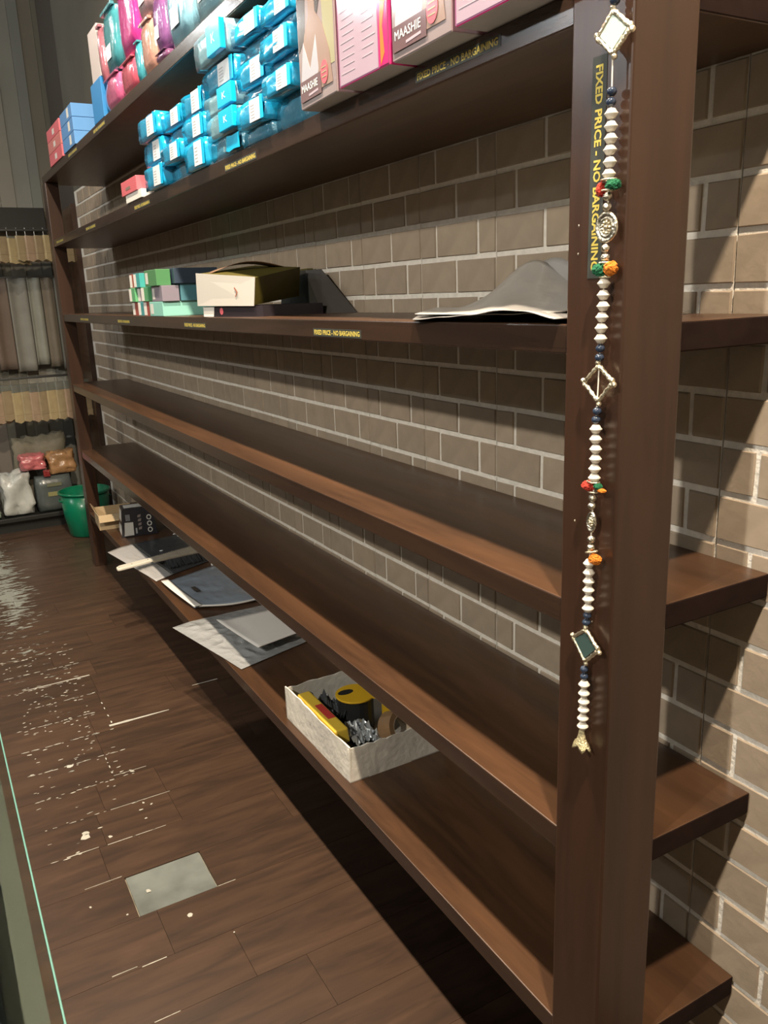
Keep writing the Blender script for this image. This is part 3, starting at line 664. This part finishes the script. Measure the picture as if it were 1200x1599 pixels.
q = MB(); q.hexa([(.276, 2.22, AT), (.328, 2.10, AT), (.330, 2.52, AT), (.295, 2.58, AT)], [(.283, 2.34, AT+.125), (.305, 2.27, AT+.125), (.325, 2.48, AT+.125), (.298, 2.54, AT+.125)], mat('black_card_b', (.035, .03, .025), .6)); q.build('sleeve', p)
q = MB(); q.box((.290, 2.34, AT+.1252), (.310, 2.50, AT+.130), m_olive); q.build('sleeve_lip', p)

# grey poly bags lying on the eye-level shelf
m_poly = mat('grey_polythene', (.44, .43, .41), .28, coat=.25, bump=.25, bscale=14, var=.12, vscale=6)
m_poly2 = mat('grey_polythene_b', (.32, .315, .31), .3, coat=.4, bump=.3, bscale=18, var=.15, vscale=8)
def sheet(name, label, fn, m, nu=36, nv=20, th=.0012, group=None, cat='plastic bag', extra=None):
    q = MB(); q.grid(fn, nu, nv, m); o = q.build(name, None, smooth=True, solid=th)
    tag(o, label, cat, group); return o
def bag1(u, v):
    # u 0..1 from the far end to the near end, v 0..1 from the shelf edge to the wall
    ya = 1.245+v*.48; yb = .88+.05*v
    y = ya+(yb-ya)*u; x = -.015+.335*v*(.97)+.004*math.sin(9*u)*(1-v)
    z = AT+.004+.007*max(0, math.sin(3.0*u))*(1-.2*v)+.004*noise.noise(Vector((u*5, v*5, 1)))
    z += .010*math.exp(-((u-.75)/.22)**2)*(1-v)**2
    return (x, y, max(z, AT+.002))
def bag2(u, v):
    y = (1.262+v*.40)+(.93-1.262-v*.33)*u; x = .0+.31*v
    pk = math.exp(-((u-.52)/.20)**2)*v**1.5
    z = AT+.013+.085*pk+.008*v*u+.003*noise.noise(Vector((u*6+3, v*6, 2)))
    z += -.006*(1-u)**3
    return (x+.006*u, y, max(z, AT+.0125))
sheet('poly_bag', 'lower grey plastic bag lying flat under the peaked one', bag1, m_poly2, group='grey plastic bags on the eye level shelf')
sheet('poly_bag', 'upper grey plastic bag with a raised peak near the wall', bag2, m_poly, group='grey plastic bags on the eye level shelf')
def bag3(u, v):
    y = 1.16-.10*u-.05*v; x = .24+.085*v; z = AT+.045+.05*(1-abs(2*u-1))*(.4+.6*v)-.025*u
    return (x, y, z)
def bag3(u, v):
    y = 1.36-.24*u; x = .318-.045*v; top = .080*math.sin(math.pi*min(1, u*1.1+.05))**.7 if u < .9 else .0
    z = AT+.024+top*(1-v)*1.0
    return (x, y, z)
sheet('poly_bag', 'crumpled grey bag corner standing against the bricks', bag3, m_poly2, 14, 8, group='grey plastic bags on the eye level shelf')

# ------------------------------------------------------------------ goods on the lowest shelf
DT = SH['D'][1]
m_tan = mat('tan_cardboard', (.42, .32, .19), .7, var=.08)
p = thing('open_carton', 'small open tan cardboard box at the far end of the lowest shelf', 'box', (.08, 4.7, DT), None, -.08)
q = MB(); L, Wd, H, tt = .22, .20, .085, .003
for a, b in [((-Wd/2, -L/2, 0), (Wd/2, L/2, tt)), ((-Wd/2, -L/2, tt), (-Wd/2+tt, L/2, H)), ((Wd/2-tt, -L/2, tt), (Wd/2, L/2, H)), ((-Wd/2+tt, -L/2, tt), (Wd/2-tt, -L/2+tt, H)), ((-Wd/2+tt, L/2-tt, tt), (Wd/2-tt, L/2, H))]: q.box(a, b, m_tan)
b = q.build('carton', None); b.parent = p
q = MB(); q.hexa([(-Wd/2, -L/2, H), (-Wd/2+tt, -L/2, H), (-Wd/2+tt, L/2, H), (-Wd/2, L/2, H)], [(-Wd/2-.02, -L/2+.01, H+.035), (-Wd/2-.018, -L/2+.01, H+.035), (-Wd/2-.018, L/2-.02, H+.03), (-Wd/2-.02, L/2-.02, H+.03)], m_tan); b = q.build('flap', None); b.parent = p
q = MB(); q.hexa([(-Wd/2, -L/2, H), (Wd/2, -L/2, H), (Wd/2, -L/2+tt, H), (-Wd/2, -L/2+tt, H)], [(-Wd/2, -L/2-.05, H-.03), (Wd/2, -L/2-.05, H-.028), (Wd/2, -L/2-.047, H-.028), (-Wd/2, -L/2-.047, H-.03)], m_tan); b = q.build('flap', None); b.parent = p
m_blk = mat('black_gloss_card', (.018, .018, .024), .3, coat=.3)
p = thing('printed_box', 'black printed box with white panels beside the open tan box', 'box', (.145, 4.43, DT), None, -.12)
q = MB(); w, d, h = .19, .15, .15
q.hexa([(-w/2, -d/2, 0), (w/2, -d/2, 0), (w/2, d/2, 0), (-w/2, d/2, 0)], [(-w/2+.014, -d/2+.02, h), (w/2-.02, -d/2+.02, h), (w/2-.02, d/2-.01, h), (-w/2+.014, d/2-.01, h)], m_blk); b = q.build('carton', None, bevel=.002); b.parent = p
FR = frame((-w/2, -d/2-.0004, 0), (1, 0, 0), (0, .14, 1)); q = MB()
q.prism([(.014, .008), (.064, .008), (.066, .078), (.022, .080)], FR, .0004, m_dimwhite)
for k in range(4): q.prism([(.030+.006*k, .088), (.033+.006*k, .088), (.033+.006*k, .143), (.030+.006*k, .143)], FR, .0004, m_ink)
q.prism([(.074, .015), (.083, .015), (.083, .045), (.075, .045)], FR, .0004, m_ink)
for cy_ in (.028, .062, .096):
    qi = MB(); n = 16; qi.prism([(.15+.013*math.cos(2*math.pi*i/n), cy_+.014*math.sin(2*math.pi*i/n)) for i in range(n)], FR, .0004, m_dimwhite)
    qi.prism([(.15+.008*math.cos(2*math.pi*i/n), cy_+.009*math.sin(2*math.pi*i/n)) for i in range(n)], Matrix.Translation((0, -.0003, 0)) @ FR, .0004, m_blk)
    oi_ = qi.build('round_icon', None); oi_.parent = p
for k in range(5): q.prism([(.090, .035+.022*k), (.106, .035+.022*k), (.110, .050+.022*k), (.094, .048+.022*k)], FR, .0004, mat('dull_print', (.22, .18, .17), .5))
b = q.build('printed_front', None); b.parent = p
q = MB(); q.prism([(.01, .01), (.13, .01), (.125, .06), (.02, .06)], frame((-w/2-.0002, d/2, .0), (0, -1, 0), (.09, 0, 1)), .0005, m_dimwhite); q.prism([(.03, .085), (.12, .085), (.12, .14), (.03, .14)], frame((-w/2-.0002, d/2, .0), (0, -1, 0), (.09, 0, 1)), .0005, m_dimwhite)
q.box((-w/2+.03, -d/2+.05, h), (w/2-.05, d/2-.03, h+.0008), m_dimwhite); b = q.build('box_label', None); b.parent = p

m_clear = mat('clear_polythene', (.40, .42, .43), .12, coat=1, bump=.7, bscale=30, alpha=.72)
m_milky = mat('milky_polythene', (.45, .45, .45), .3, coat=.3, bump=.3, bscale=20, alpha=.9)
m_bluish = mat('bluish_polythene', (.27, .32, .38), .2, coat=.5, bump=.35, bscale=16, var=.15, vscale=6)
m_blackbag = mat('charcoal_polythene', (.045, .05, .055), .35, coat=.2, bump=.3, bscale=20)
def bil(P, u, v):
    a, b, c, d = [Vector(x) for x in P]; return (a*(1-u)+b*u)*(1-v)+(d*(1-u)+c*u)*v
def flat_bag(P, zoff, amp, seed, droop=0):
    def fn(u, v):
        p = bil(P, u, v); n = noise.noise(Vector((u*4+seed, v*4, seed)))
        rg = 1-abs(noise.noise(Vector((u*7+seed, v*7+2*seed, seed))))*2.2; n = n*.45+rg*.40-.35; e = min(u, 1-u, v, 1-v)
        z = DT+zoff+amp*(.5+n)*min(1, e*6)
        if p.x < -.004: z -= min(.05, (-p.x)*droop)
        return (p.x, p.y, z)
    return fn
# bag A: milky left part, charcoal centre
pA = thing('poly_bag', 'milky and charcoal plastic bag lying under the brush', 'plastic bag', (.12, 3.9, DT), 'plastic bags on the lowest shelf')
q = MB(); q.grid(flat_bag([(-.075, 4.18, 0), (.06, 4.21, 0), (.10, 3.60, 0), (.012, 3.55, 0)], .003, .006, 1, .15), 12, 24, m_milky); q.build('bag_front', pA, smooth=True, solid=.001, label='milky translucent front part')
q = MB(); q.grid(flat_bag([(.06, 4.21, 0), (.318, 4.25, 0), (.318, 3.70, 0), (.10, 3.60, 0)], .003, .005, 1), 16, 24, m_blackbag); q.build('bag_back', pA, smooth=True, solid=.001, label='charcoal rear part')
for k, (x, y) in enumerate([(.15, 3.98), (.19, 3.93), (.29, 4.24), (.30, 4.19)]):
    q = MB(); q.ball((x, y, DT+.010), .006, m_lab, 8, (1.6, 1, .5)); q.build('tape_scrap', pA)
# hand brush
p = thing('hand_brush', 'flat wooden brush with a white riveted handle lying across the plastic bag', 'brush', (.1, 3.79, DT+.03))
z = DT+.034
m_handle = mat('ivory_handle', (.66, .64, .55), .4, coat=.3)
hp = [(-.118, 3.735), (-.10, 3.745), (-.04, 3.758), (.02, 3.775), (.062, 3.785)]
q = MB(); n = len(hp); top = [(.014), (.026), (.026), (.024), (.018)]
vs = []
for (x, y), w in zip(hp, top): vs += [(x, y+w, z-.007), (x, y-w, z-.007), (x, y-w, z+.006), (x, y+w, z+.006)]
fs = [(0, 1, 2, 3), tuple(4*(n-1)+i for i in (3, 2, 1, 0))]
for j in range(n-1):
    for i in range(4): fs.append((4*j+i, 4*(j+1)+i, 4*(j+1)+(i+1) % 4, 4*j+(i+1) % 4))
q.add(vs, [f[::-1] for f in fs], m_handle); hd = q.build('handle', p, bevel=.004, seg=3)
for x, y in [(-.105, 3.742), (-.045, 3.757), (.035, 3.778)]:
    q = MB(); q.ball((x, y, z+.006), .0032, mat('steel_rivet', (.1, .1, .1), .3, metal=.6), 8, (1, 1, .4)); q.build('rivet', hd)
m_block = mat('brush_wood', (.36, .32, .25), .6, var=.12, vscale=30)
q = MB(); q.hexa([(.055, 3.750, z-.008), (.31, 3.775, z-.008), (.325, 3.90, z-.008), (.055, 3.815, z-.008)], [(.055, 3.750, z+.004), (.31, 3.775, z+.004), (.325, 3.90, z+.004), (.055, 3.815, z+.004)], m_block); bl = q.build('brush_block', p, bevel=.003)
q = MB()
for k in range(22):
    u = k/21; x = .10+.19*u; y = 3.822+.058*u
    q.box((x-.0012, y-.007, z+.004), (x+.0012, y+.004, z+.0052), m_dark)
q.build('bristle_hole', bl)
q = MB()
for k in range(90):
    u = random.random(); x = .10+.20*u; y = 3.745+.025*u; a = random.uniform(-.004, .004)
    q.tube([(x, y, z-.006), (x+a-.002, y-.05-random.random()*.03, DT+.012)], .0016, m_blackbag, 4)
br = q.build('bristles', p); br['kind'] = 'stuff'
# bag B: bluish pouch with white edge and punched handle hole
pB = thing('zip_pouch', 'bluish clear pouch with a white edge and a punched slot', 'plastic bag', (.17, 3.3, DT), 'plastic bags on the lowest shelf')
PB = [(.032, 3.50, 0), (.322, 3.615, 0), (.318, 3.045, 0), (.055, 3.12, 0)]
q = MB(); q.grid(flat_bag(PB, .006, .012, 5), 20, 24, m_bluish); q.build('pouch', pB, smooth=True, solid=.001)
q = MB(); q.grid(lambda u, v: (.022+.034*u+.03*v*v, 3.505-.40*v, DT+.016+.004*math.sin(3*v)), 4, 16, m_white); we = q.build('white_edge', pB, smooth=True, solid=.0012, label='white folded edge')
q = MB(); q.box((.105, 3.27, DT+.0205), (.125, 3.33, DT+.0215), m_dark); q.build('punched_slot', pB)
q = MB(); q.tube([(.075+.24*k/10, 3.115-.075*(k/10)+.03*math.sin(math.pi*k/10)*-1, DT+.012+.006*(k/10)) for k in range(11)], .0045, m_white, 6); q.build('zip_slider_rail', pB, smooth=True)
q = MB(); q.tube([(.285, 3.60, DT+.012), (.300, 3.60, DT+.016)], .006, m_white, 8); q.build('slider', pB, smooth=True)
# bag C: clear crinkled bag holding a white card
pC = thing('poly_bag', 'crinkled clear plastic bag holding a white card', 'plastic bag', (.15, 2.75, DT), 'plastic bags on the lowest shelf')
q = MB(); q.grid(flat_bag([(-.072, 2.99, 0), (.30, 2.99, 0), (.318, 2.56, 0), (.02, 2.47, 0)], .004, .014, 9, .12), 44, 44, m_clear); q.build('bag_film', pC, smooth=False, solid=.0006)
def cardf(u, v):
    p_ = bil([(.066, 2.86, 0), (.320, 2.865, 0), (.318, 2.575, 0), (.105, 2.525, 0)], u, v)
    return (p_.x, p_.y, DT+.030+.012*v*v+.010*math.exp(-(u/.1)**2)*(1-v))
q = MB(); q.grid(cardf, 14, 14, mat('white_insert_card', (.80, .78, .74), .6)); q.build('card', pC, smooth=True, solid=.0025)

# paper tray of packing tools
p = thing('paper_tray', 'worn white cardboard tray holding packing tools on the lowest shelf', 'tray', (.17, 1.88, DT), None, .01)
m_tray = mat('worn_white_card', (.60, .58, .52), .7, var=.12, vscale=25, bump=.3, bscale=40); m_trayin = mat('grey_card_inside', (.30, .28, .25), .8, var=.15)
X0, X1, YA, YB, H = -.146, .15, .205, -.20, .105
q = MB(); q.box((X0, YB, 0), (X1, YA, .003), m_trayin); b = q.build('tray_bottom', None); b.parent = p
def wallp(a, b, hh, n=16, seed=0, m=m_tray):
    q = MB(); a = Vector(a); b = Vector(b); nrm = Vector((-(b-a).y, (b-a).x, 0)).normalized()*.0035; vs = []
    for i in range(n+1):
        t_ = i/n; p_ = a+(b-a)*t_; hz = hh*(1+.0)+random.uniform(-.004, .002); fl_ = nrm*(.8*math.sin(t_*7+seed))
        vs += [p_+Vector((0, 0, .0)), p_+nrm, p_+nrm+fl_+Vector((0, 0, hz)), p_+fl_+Vector((0, 0, hz+random.uniform(-.002, .002)))]
    fs = [(0, 1, 2, 3), tuple(4*n+k for k in (3, 2, 1, 0))]
    for i in range(n):
        for k in range(4): fs.append((4*i+k, 4*i+(k+1) % 4, 4*i+4+(k+1) % 4, 4*i+4+k))
    q.add(vs, fs, m); o = q.build('tray_side', None); o.parent = p; return o
wallp((X0, YA, 0), (X0, YB, 0), H); wallp((X0, YB, 0), (X1, YB, 0), H*.93, seed=2); wallp((X1, YB, 0), (X1, YA, 0), H*.9, seed=3); wallp((X1, YA, 0), (X0, YA, 0), H*.95, seed=1)
def W2(x, y, z): return Vector((.17+x, 1.88+y, DT+z))
m_yb = mat('yellow_card', (.75, .52, .06), .4, coat=.2); m_yp = mat('yellow_plastic', (.62, .38, .02), .35, coat=.3); m_rd = mat('red_print', (.5, .05, .04), .5)
m_brt = mat('brown_tape', (.20, .12, .06), .3, coat=.5, var=.1); m_core = mat('card_core', (.45, .36, .26), .7); m_bk = mat('black_plastic', (.02, .02, .02), .4); m_blue = mat('blue_plastic', (.03, .16, .36), .35)
tp = thing('tool_box', 'long yellow box with red print along the front of the tray', 'box', W2(-.105, .02, .003), 'packing tools in the tray')
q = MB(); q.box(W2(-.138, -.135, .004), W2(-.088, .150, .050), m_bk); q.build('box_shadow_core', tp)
q = MB(); q.hexa([W2(-.137, -.10, .0502), W2(-.087, -.10, .0502), W2(-.085, .155, .0502), W2(-.135, .155, .0502)], [W2(-.132, -.10, .096), W2(-.092, -.10, .096), W2(-.090, .155, .096), W2(-.130, .155, .096)], m_yb); yb_ = q.build('carton', tp, bevel=.006, seg=3)
q = MB(); q.box(W2(-.118, -.03, .0962), W2(-.096, .06, .0966), m_rd); q.build('red_print', tp)
# tape dispenser: round body, handle, tape roll
td = thing('tape_dispenser', 'yellow and black tape dispenser standing in the tray', 'tape dispenser', W2(.02, .0, .003), 'packing tools in the tray')
cx, cy = .005, .045
fr = Matrix.Translation(W2(cx, cy, .003))
q = MB(); q.lathe([(.052, 0), (.052, .098), (.030, .098), (.030, 0)], m_bk, 24, fr, False); q.build('tape_roll', td, smooth=False)
def disp(zl, th, m, nm, lb=None):
    q = MB(); P_ = []
    for i in range(18):
        a = math.radians(60+i*240/17); P_.append((cx+.058*math.cos(a), cy+.058*math.sin(a)))
    P_ += [(cx+.075, cy-.075), (cx+.125, cy-.085), (cx+.115, cy-.035), (cx+.065, cy+.020)]
    q.prism(P_, Matrix.Translation(W2(0, 0, zl)), th, m); return q.build(nm, td, bevel=.002, label=lb)
disp(.1015, .006, m_yp, 'side_plate')
q = MB(); n = 16; q.prism([(cx-.022+.024*math.cos(2*math.pi*i/n), cy+.018+.014*math.sin(2*math.pi*i/n)) for i in range(n)], Matrix.Translation(W2(0, 0, .1078)), .0006, m_bk); q.build('finger_hole', td)
q = MB(); q.box(W2(cx+.060, cy-.090, .012), W2(cx+.072, cy-.045, .1013), m_yp); q.box(W2(cx+.072, cy-.095, .05), W2(cx+.078, cy-.050, .1013), m_yp); q.build('cutter_guard', td, bevel=.002)
q = MB(); q.box(W2(cx+.079, cy-.096, .06), W2(cx+.0805, cy-.050, .108), m_silver); q.build('cutter_blade', td)
rl = thing('tape_roll', 'brown packing tape roll tilted at the near end of the tray', 'tape roll', W2(.03, -.135, .005), 'packing tools in the tray')
fr = Matrix.Translation(W2(.045, -.125, .062)) @ Matrix.Rotation(math.radians(62), 4, 'X') @ Matrix.Rotation(.3, 4, 'Y')
q = MB(); q.lathe([(.036, -.024), (.052, -.024), (.052, .024), (.036, .024), (.036, -.024)], m_brt, 28, fr, False); q.build('tape', rl, smooth=False)
q = MB(); q.lathe([(.034, -.024), (.0362, -.024), (.0362, .024), (.034, .024), (.034, -.024)], m_core, 28, fr, False); q.build('core', rl)
for l, a, b, m in [('short blue marker lying under the brown tape roll', (-.01, -.185, .012), (.05, -.178, .014), m_blue), ('longer blue marker behind the brown tape roll', (.06, -.175, .02), (.12, -.160, .022), m_blue), ('black marker lying beside the yellow box', (-.06, -.15, .012), (-.055, -.03, .012), m_bk), ('dark grey marker at the far end of the tray', (-.03, .12, .012), (.06, .18, .012), m_bk)]:
    mk = thing('marker_pen', l, 'marker', W2(*a), 'packing tools in the tray'); A_, B_ = W2(*a), W2(*b)
    q = MB(); q.tube([A_, A_+(B_-A_)*.7], .0085, m, 10); q.build('barrel', mk); q = MB(); q.tube([A_+(B_-A_)*.71, B_], .0092, m, 10); q.build('cap', mk)
# crumpled pale foil and dark film
def crump(name, label, c, sx, sy, h, m, seed):
    def fn(u, v):
        x = c[0]+(u-.5)*sx; y = c[1]+(v-.5)*sy; n = abs(noise.noise(Vector((u*5+seed, v*5, seed))))*h*2.2
        w = W2(x, y, c[2]+n); return tuple(w)
    q = MB(); q.grid(fn, 14, 14, m); o = q.build(name, None, smooth=False, solid=.0006); tag(o, label, 'wrapping', 'packing tools in the tray')
crump('foil_scrap', 'crumpled pale foil between the tape dispenser and the yellow box', (-.045, -.075, .050), .075, .12, .02, m_mirror if False else mat('pale_foil', (.45, .48, .5), .25, metal=.6), 3)
crump('film_scrap', 'dark plastic film filling the far corner of the tray', (-.055, .095, .045), .06, .16, .03, m_blackbag, 6)
crump('film_scrap', 'dark plastic film under the brown tape roll', (-.04, -.14, .030), .09, .09, .02, mat('dark_teal_film', (.02, .045, .05), .25, coat=.5), 8)

# ------------------------------------------------------------------ far end: racks, platform, bags, bin
m_blackbd = mat('black_header_board', (.012, .013, .012), .5); m_steel = mat('steel_rail', (.32, .33, .33), .35, metal=.9)
m_pap = [mat('cream_paper', c, .7, var=.08, vscale=20) for c in [(.34, .28, .17), (.40, .33, .19), (.30, .24, .15), (.36, .27, .19)]]
m_plast = mat('greyish_garment_film', (.16, .17, .15), .35, coat=.2, var=.2, vscale=10)
def rack(name, label, zr, ztop, zbot, zpap, yy, hdr):
    r = thing(name, label, 'rack', (-.1, BY, zr))
    q = MB(); q.tube([(-1.5, yy, zr), (.25, yy, zr)], .009, m_steel, 10); q.build('rail', r, smooth=True)
    for x in (-1.4, -.62, .24):
        q = MB(); q.tube([(x, yy, zr), (x, BY-.006, zr)], .006, m_steel, 8); q.build('bracket', r, smooth=True)
    if hdr:
        q = MB(); q.box((-1.5, BY-.14, zr+.02), (.20, BY-.006, zr+.17), m_blackbd); q.build('header_board', r, bevel=.003)
    return r
rack('garment_rack', 'upper wall rack with a black header board and hooks', .505, 0, 0, 0, 6.33, True)
rack('garment_rack', 'lower wall rack holding cream packets', -.485, 0, 0, 0, 6.33, False)
def packet(x, yy, zr, ztop, zp, zb, i, row):
    pk = thing('hanging_packet', f"{['upper', 'lower'][row]} rack packet", 'packet', (x, yy, zr), f"cream packets on the {['upper', 'lower'][row]} rack")
    a = random.uniform(.52, .57); ca, sa = math.cos(a), math.sin(a); w = .075; m = m_pap[i % 4]
    def P(u, t_, z): return (x+u*ca-t_*sa, yy+u*sa+t_*ca, z)
    def bx(u0, u1, t0, t1, z0, z1, m_, nm):
        q = MB(); q.hexa([P(u0, t0, z0), P(u1, t0, z0), P(u1, t1, z0), P(u0, t1, z0)], [P(u0, t0, z1), P(u1, t0, z1), P(u1, t1, z1), P(u0, t1, z1)], m_); return q.build(nm, pk)
    dz = random.uniform(-.012, .012)
    bx(-w, w, -.008, .008, zp+dz, zr-.045, m_plast, 'film_sleeve')
    bx(-w*1.02, w*1.02, -.010, .010, zb+.055+dz, zp+dz-.001, m, 'paper_backing')
    q = MB(); n = 5; vs = []; k = len(vs)
    top_ = zb+.054+dz; pts = [(-w*1.04, top_)]+[(w*1.04, top_)]+[(w*1.04-2*w*1.04*j/n, zb+dz+(.012 if j % 2 else 0)+random.uniform(-.004, .004)) for j in range(n+1)]
    fr = Matrix((Vector((ca, sa, 0)), Vector((0, 0, 1)), Vector((sa, -ca, 0)))).transposed().to_4x4(); fr.translation = (x, yy, 0)
    q.prism([(u, z) for u, z in pts][::-1], fr @ Matrix.Translation((0, 0, -.011)), .022, m); q.build('lower_flap', pk)
    q = MB(); q.tube([P(0, 0, zr-.046), P(0, 0, zr-.012), (x, yy, zr+.013), (x, yy+.013, zr+.004)], .0022, m_steel, 6); q.build('hook', pk)
    return pk
pos = ['behind the far post', 'just left of the far post', 'second left of the far post', 'third left of the far post', 'fourth left of the far post', 'fifth left of the far post', 'sixth left of the far post', 'seventh left of the far post', 'eighth left of the far post', 'ninth left of the far post', 'tenth left of the far post', 'eleventh left of the far post']
for row, (zr, zp, zb) in enumerate([(.505, .462, .290), (-.485, -.575, -.790)]):
    for i in range(11):
        x = .255-.058*i+random.uniform(-.006, .006)
        pk = packet(x, 6.33, zr, 0, zp, zb, i+row*2, row)
        pk['label'] = f"cream paper backed packet on the {['upper', 'lower'][row]} rack, {pos[i]}"
# folded garments hanging flat between the racks
cg = [(.20, .20, .18), (.24, .25, .22), (.16, .14, .11), (.17, .18, .17), (.13, .10, .08)]
names = ['grey', 'pale grey green', 'olive brown', 'slate grey', 'dull brown']
x = -.62
for i in range(9):
    w = [.13, .09, .085, .06, .12][i % 5]; m = mat('hanging_cloth', cg[i % 5], .8, var=.12, vscale=5)
    def cl(u, v, x=x, w=w, i=i): return (x+w*u, 6.60+.012*math.sin(u*7+i)+.004*v, .20-.62*v-.02*(i % 3)*v)
    q = MB(); q.grid(cl, 10, 10, m); o = q.build('hanging_garment', None, smooth=True, solid=.004)
    tag(o, f"{names[i % 5]} cloth hanging flat between the racks, {['leftmost', 'second', 'third', 'fourth', 'fifth', 'sixth', 'seventh', 'eighth', 'ninth'][i]} from the left", 'garment', 'cloths hanging between the two racks'); x += w+.004
q = MB(); q.tube([(-.7, 6.60, .205), (.33, 6.60, .205)], .006, m_steel); o = q.build('cloth_rail', None, smooth=True); tag(o, 'thin rail the cloths hang from between the racks', 'rail')
# dark side board where the brick wall ends
q = MB(); q.box((.305, 6.135, FLOOR), (.343, 6.165, .66), m_post); q.box((.328, 6.165, FLOOR), (.343, BY-.006, .66), m_shelf); o = q.build('side_board', None); tag(o, 'dark brown upright board at the end of the brick wall', 'panel')
# low platform
PT = -1.445
pl = thing('low_platform', 'dark low display platform in front of the back wall', 'platform', (-.6, 6.4, FLOOR))
q = MB(); q.box((-1.6, 6.18, PT-.03), (.25, BY-.006, PT), m_blackbd); q.build('platform_top', pl, bevel=.003)
q = MB(); q.box((-1.55, 6.24, FLOOR), (.20, BY-.01, PT-.03), m_blackbd); q.build('plinth', pl)
def blob(name, label, cat, x0, x1, y0, y1, z0, z1, c, seed, rough=.3, group=None, extra=None, puff=.14, coat=.5):
    m = mat('bag_film', c, rough, coat=coat, bump=.5, bscale=16, var=.25, vscale=8)
    o = smoothed(name, None, x0, x1, y0, y1, z0, z1, m, puff, seed=seed, wr=.22, cuts=9); tag(o, label, cat, group); return o
blob('shopping_bag', 'white and charcoal plastic bag bundle on the low platform', 'bag', -.385, -.19, 6.2, 6.42, PT, PT+.30, (.42, .44, .42), 2)
p = thing('packed_garment', 'charcoal packed garment with an olive label leaning beside the white bag', 'packet', (.0, 6.25, PT))
smoothed('pouch', p, -.17, .09, 6.19, 6.34, PT, PT+.26, mat('charcoal_pack', (.07, .085, .085), .3, coat=.5, bump=.3, bscale=14, var=.2), .2, seed=5)
q = MB(); q.box((-.09, 6.184, PT+.12), (-.0, 6.189, PT+.15), mat('olive_label', (.22, .21, .09), .5)); q.build('label_tag', p)
q = MB(); q.box((-.09, 6.184, PT+.19), (.01, 6.189, PT+.215), mat('olive_label2', (.12, .13, .08), .5)); q.build('label_tag', p)
blob('folded_garment', 'pink folded garment pack on top of the bags', 'garment', -.235, -.075, 6.22, 6.40, PT+.310, PT+.42, (.45, .13, .14), 8, group='folded packs on the bags')
blob('folded_garment', 'orange tan folded pack on top of the charcoal pack', 'garment', -.050, .13, 6.22, 6.40, PT+.262, PT+.42, (.30, .17, .08), 9, group='folded packs on the bags')
blob('folded_garment', 'dark red folded pack under the pink one', 'garment', -.10, -.058, 6.19, 6.215, PT+.262, PT+.31, (.20, .02, .02), 10, group='folded packs on the bags')
blob('folded_garment', 'olive grey bundle behind the pink and orange packs', 'garment', -.25, .10, 6.44, 6.66, PT, PT+.50, (.12, .11, .08), 12, .7, group='folded packs on the bags', coat=0)
blob('shopping_bag', 'pale green and grey bag at the left edge of the platform', 'bag', -.66, -.42, 6.2, 6.45, PT, PT+.15, (.20, .25, .20), 3)
blob('folded_garment', 'peach folded pack on the pale green bag', 'garment', -.60, -.43, 6.2, 6.4, PT+.165, PT+.215, (.42, .24, .16), 4, group='folded packs on the bags')
# green bin
m_bin = mat('green_plastic', (.0, .13, .065), .3, coat=.2)
p = thing('plastic_bin', 'green tapered plastic bin standing behind the far post', 'bin', (.11, 5.88, FLOOR))
fr = Matrix.Translation((.11, 5.88, FLOOR))
q = MB(); q.lathe([(.001, 0), (.115, 0), (.128, .01), (.150, .14), (.165, .31), (.161, .31), (.146, .14), (.120, .012), (.001, .008)], m_bin, 32, fr, False); q.build('bin_body', p, smooth=True)
q = MB(); q.lathe([(.162, .300), (.174, .302), (.175, .314), (.166, .318), (.160, .314), (.162, .300)], m_bin, 32, fr, False); q.build('rim', p, smooth=True)
for s in (.5, 1.5):
    q = MB(); a = math.pi*s; q.tube([(.11+.168*math.sin(a+d_), 5.88+.168*math.cos(a+d_), FLOOR+.27-.02*math.cos(d_*5)) for d_ in [-.25, -.15, 0, .15, .25]], .005, m_bin); q.build('handle', p, smooth=True)

# ------------------------------------------------------------------ glass counter beside the camera
ctr = thing('glass_counter', 'glass topped display counter edge at the lower left', 'counter', (-1.1, .9, FLOOR))
m_glass = mat('greenish_glass', (.86, .95, .92), .03, trans=1, ior=1.45)
m_gedge = mat('green_glass_edge', (.08, .20, .17), .4)
m_oliv = mat('olive_laminate', (.11, .105, .085), .35, coat=.2)
GX = -.7555
q = MB(); q.box((-1.6, -.4, -.610), (GX-.0022, 2.0, -.602), m_glass); q.build('glass_top', ctr)
q = MB(); q.box((GX-.0021, -.4, -.610), (GX, 2.0, -.602), m_gedge); q.build('glass_edge', ctr, bevel=.0008)
q = MB(); q.box((GX-.032, -.4, FLOOR), (GX-.012, 2.0, -.6102), m_oliv); q.build('front_panel', ctr)
q = MB(); q.box((-1.6, -.4, FLOOR), (-1.58, 2.0, -.6102), m_oliv); q.box((-1.58, 1.98, FLOOR), (GX-.032, 2.0, -.6102), m_oliv); q.build('side_panel', ctr)
q = MB(); q.box((-1.58, -.39, -.90), (GX-.033, 1.979, -.885), m_oliv); q.build('inner_shelf', ctr)
for i, (x0, x1, y0, y1, h, c, l) in enumerate([(-1.0, -.80, .30, .80, .17, (.40, .38, .28), 'cream folded cloth inside the glass counter'), (-1.02, -.81, .83, 1.35, .10, (.06, .08, .09), 'dark folded cloth behind the cream one inside the counter'), (-1.28, -1.03, .3, .9, .14, (.22, .30, .32), 'grey blue folded cloth at the left inside the counter')]):
    o = smoothed('folded_cloth', None, x0, x1, y0, y1, -.885, -.885+h, mat('counter_cloth', c, .8, var=.1), .1, seed=i); tag(o, l, 'cloth')
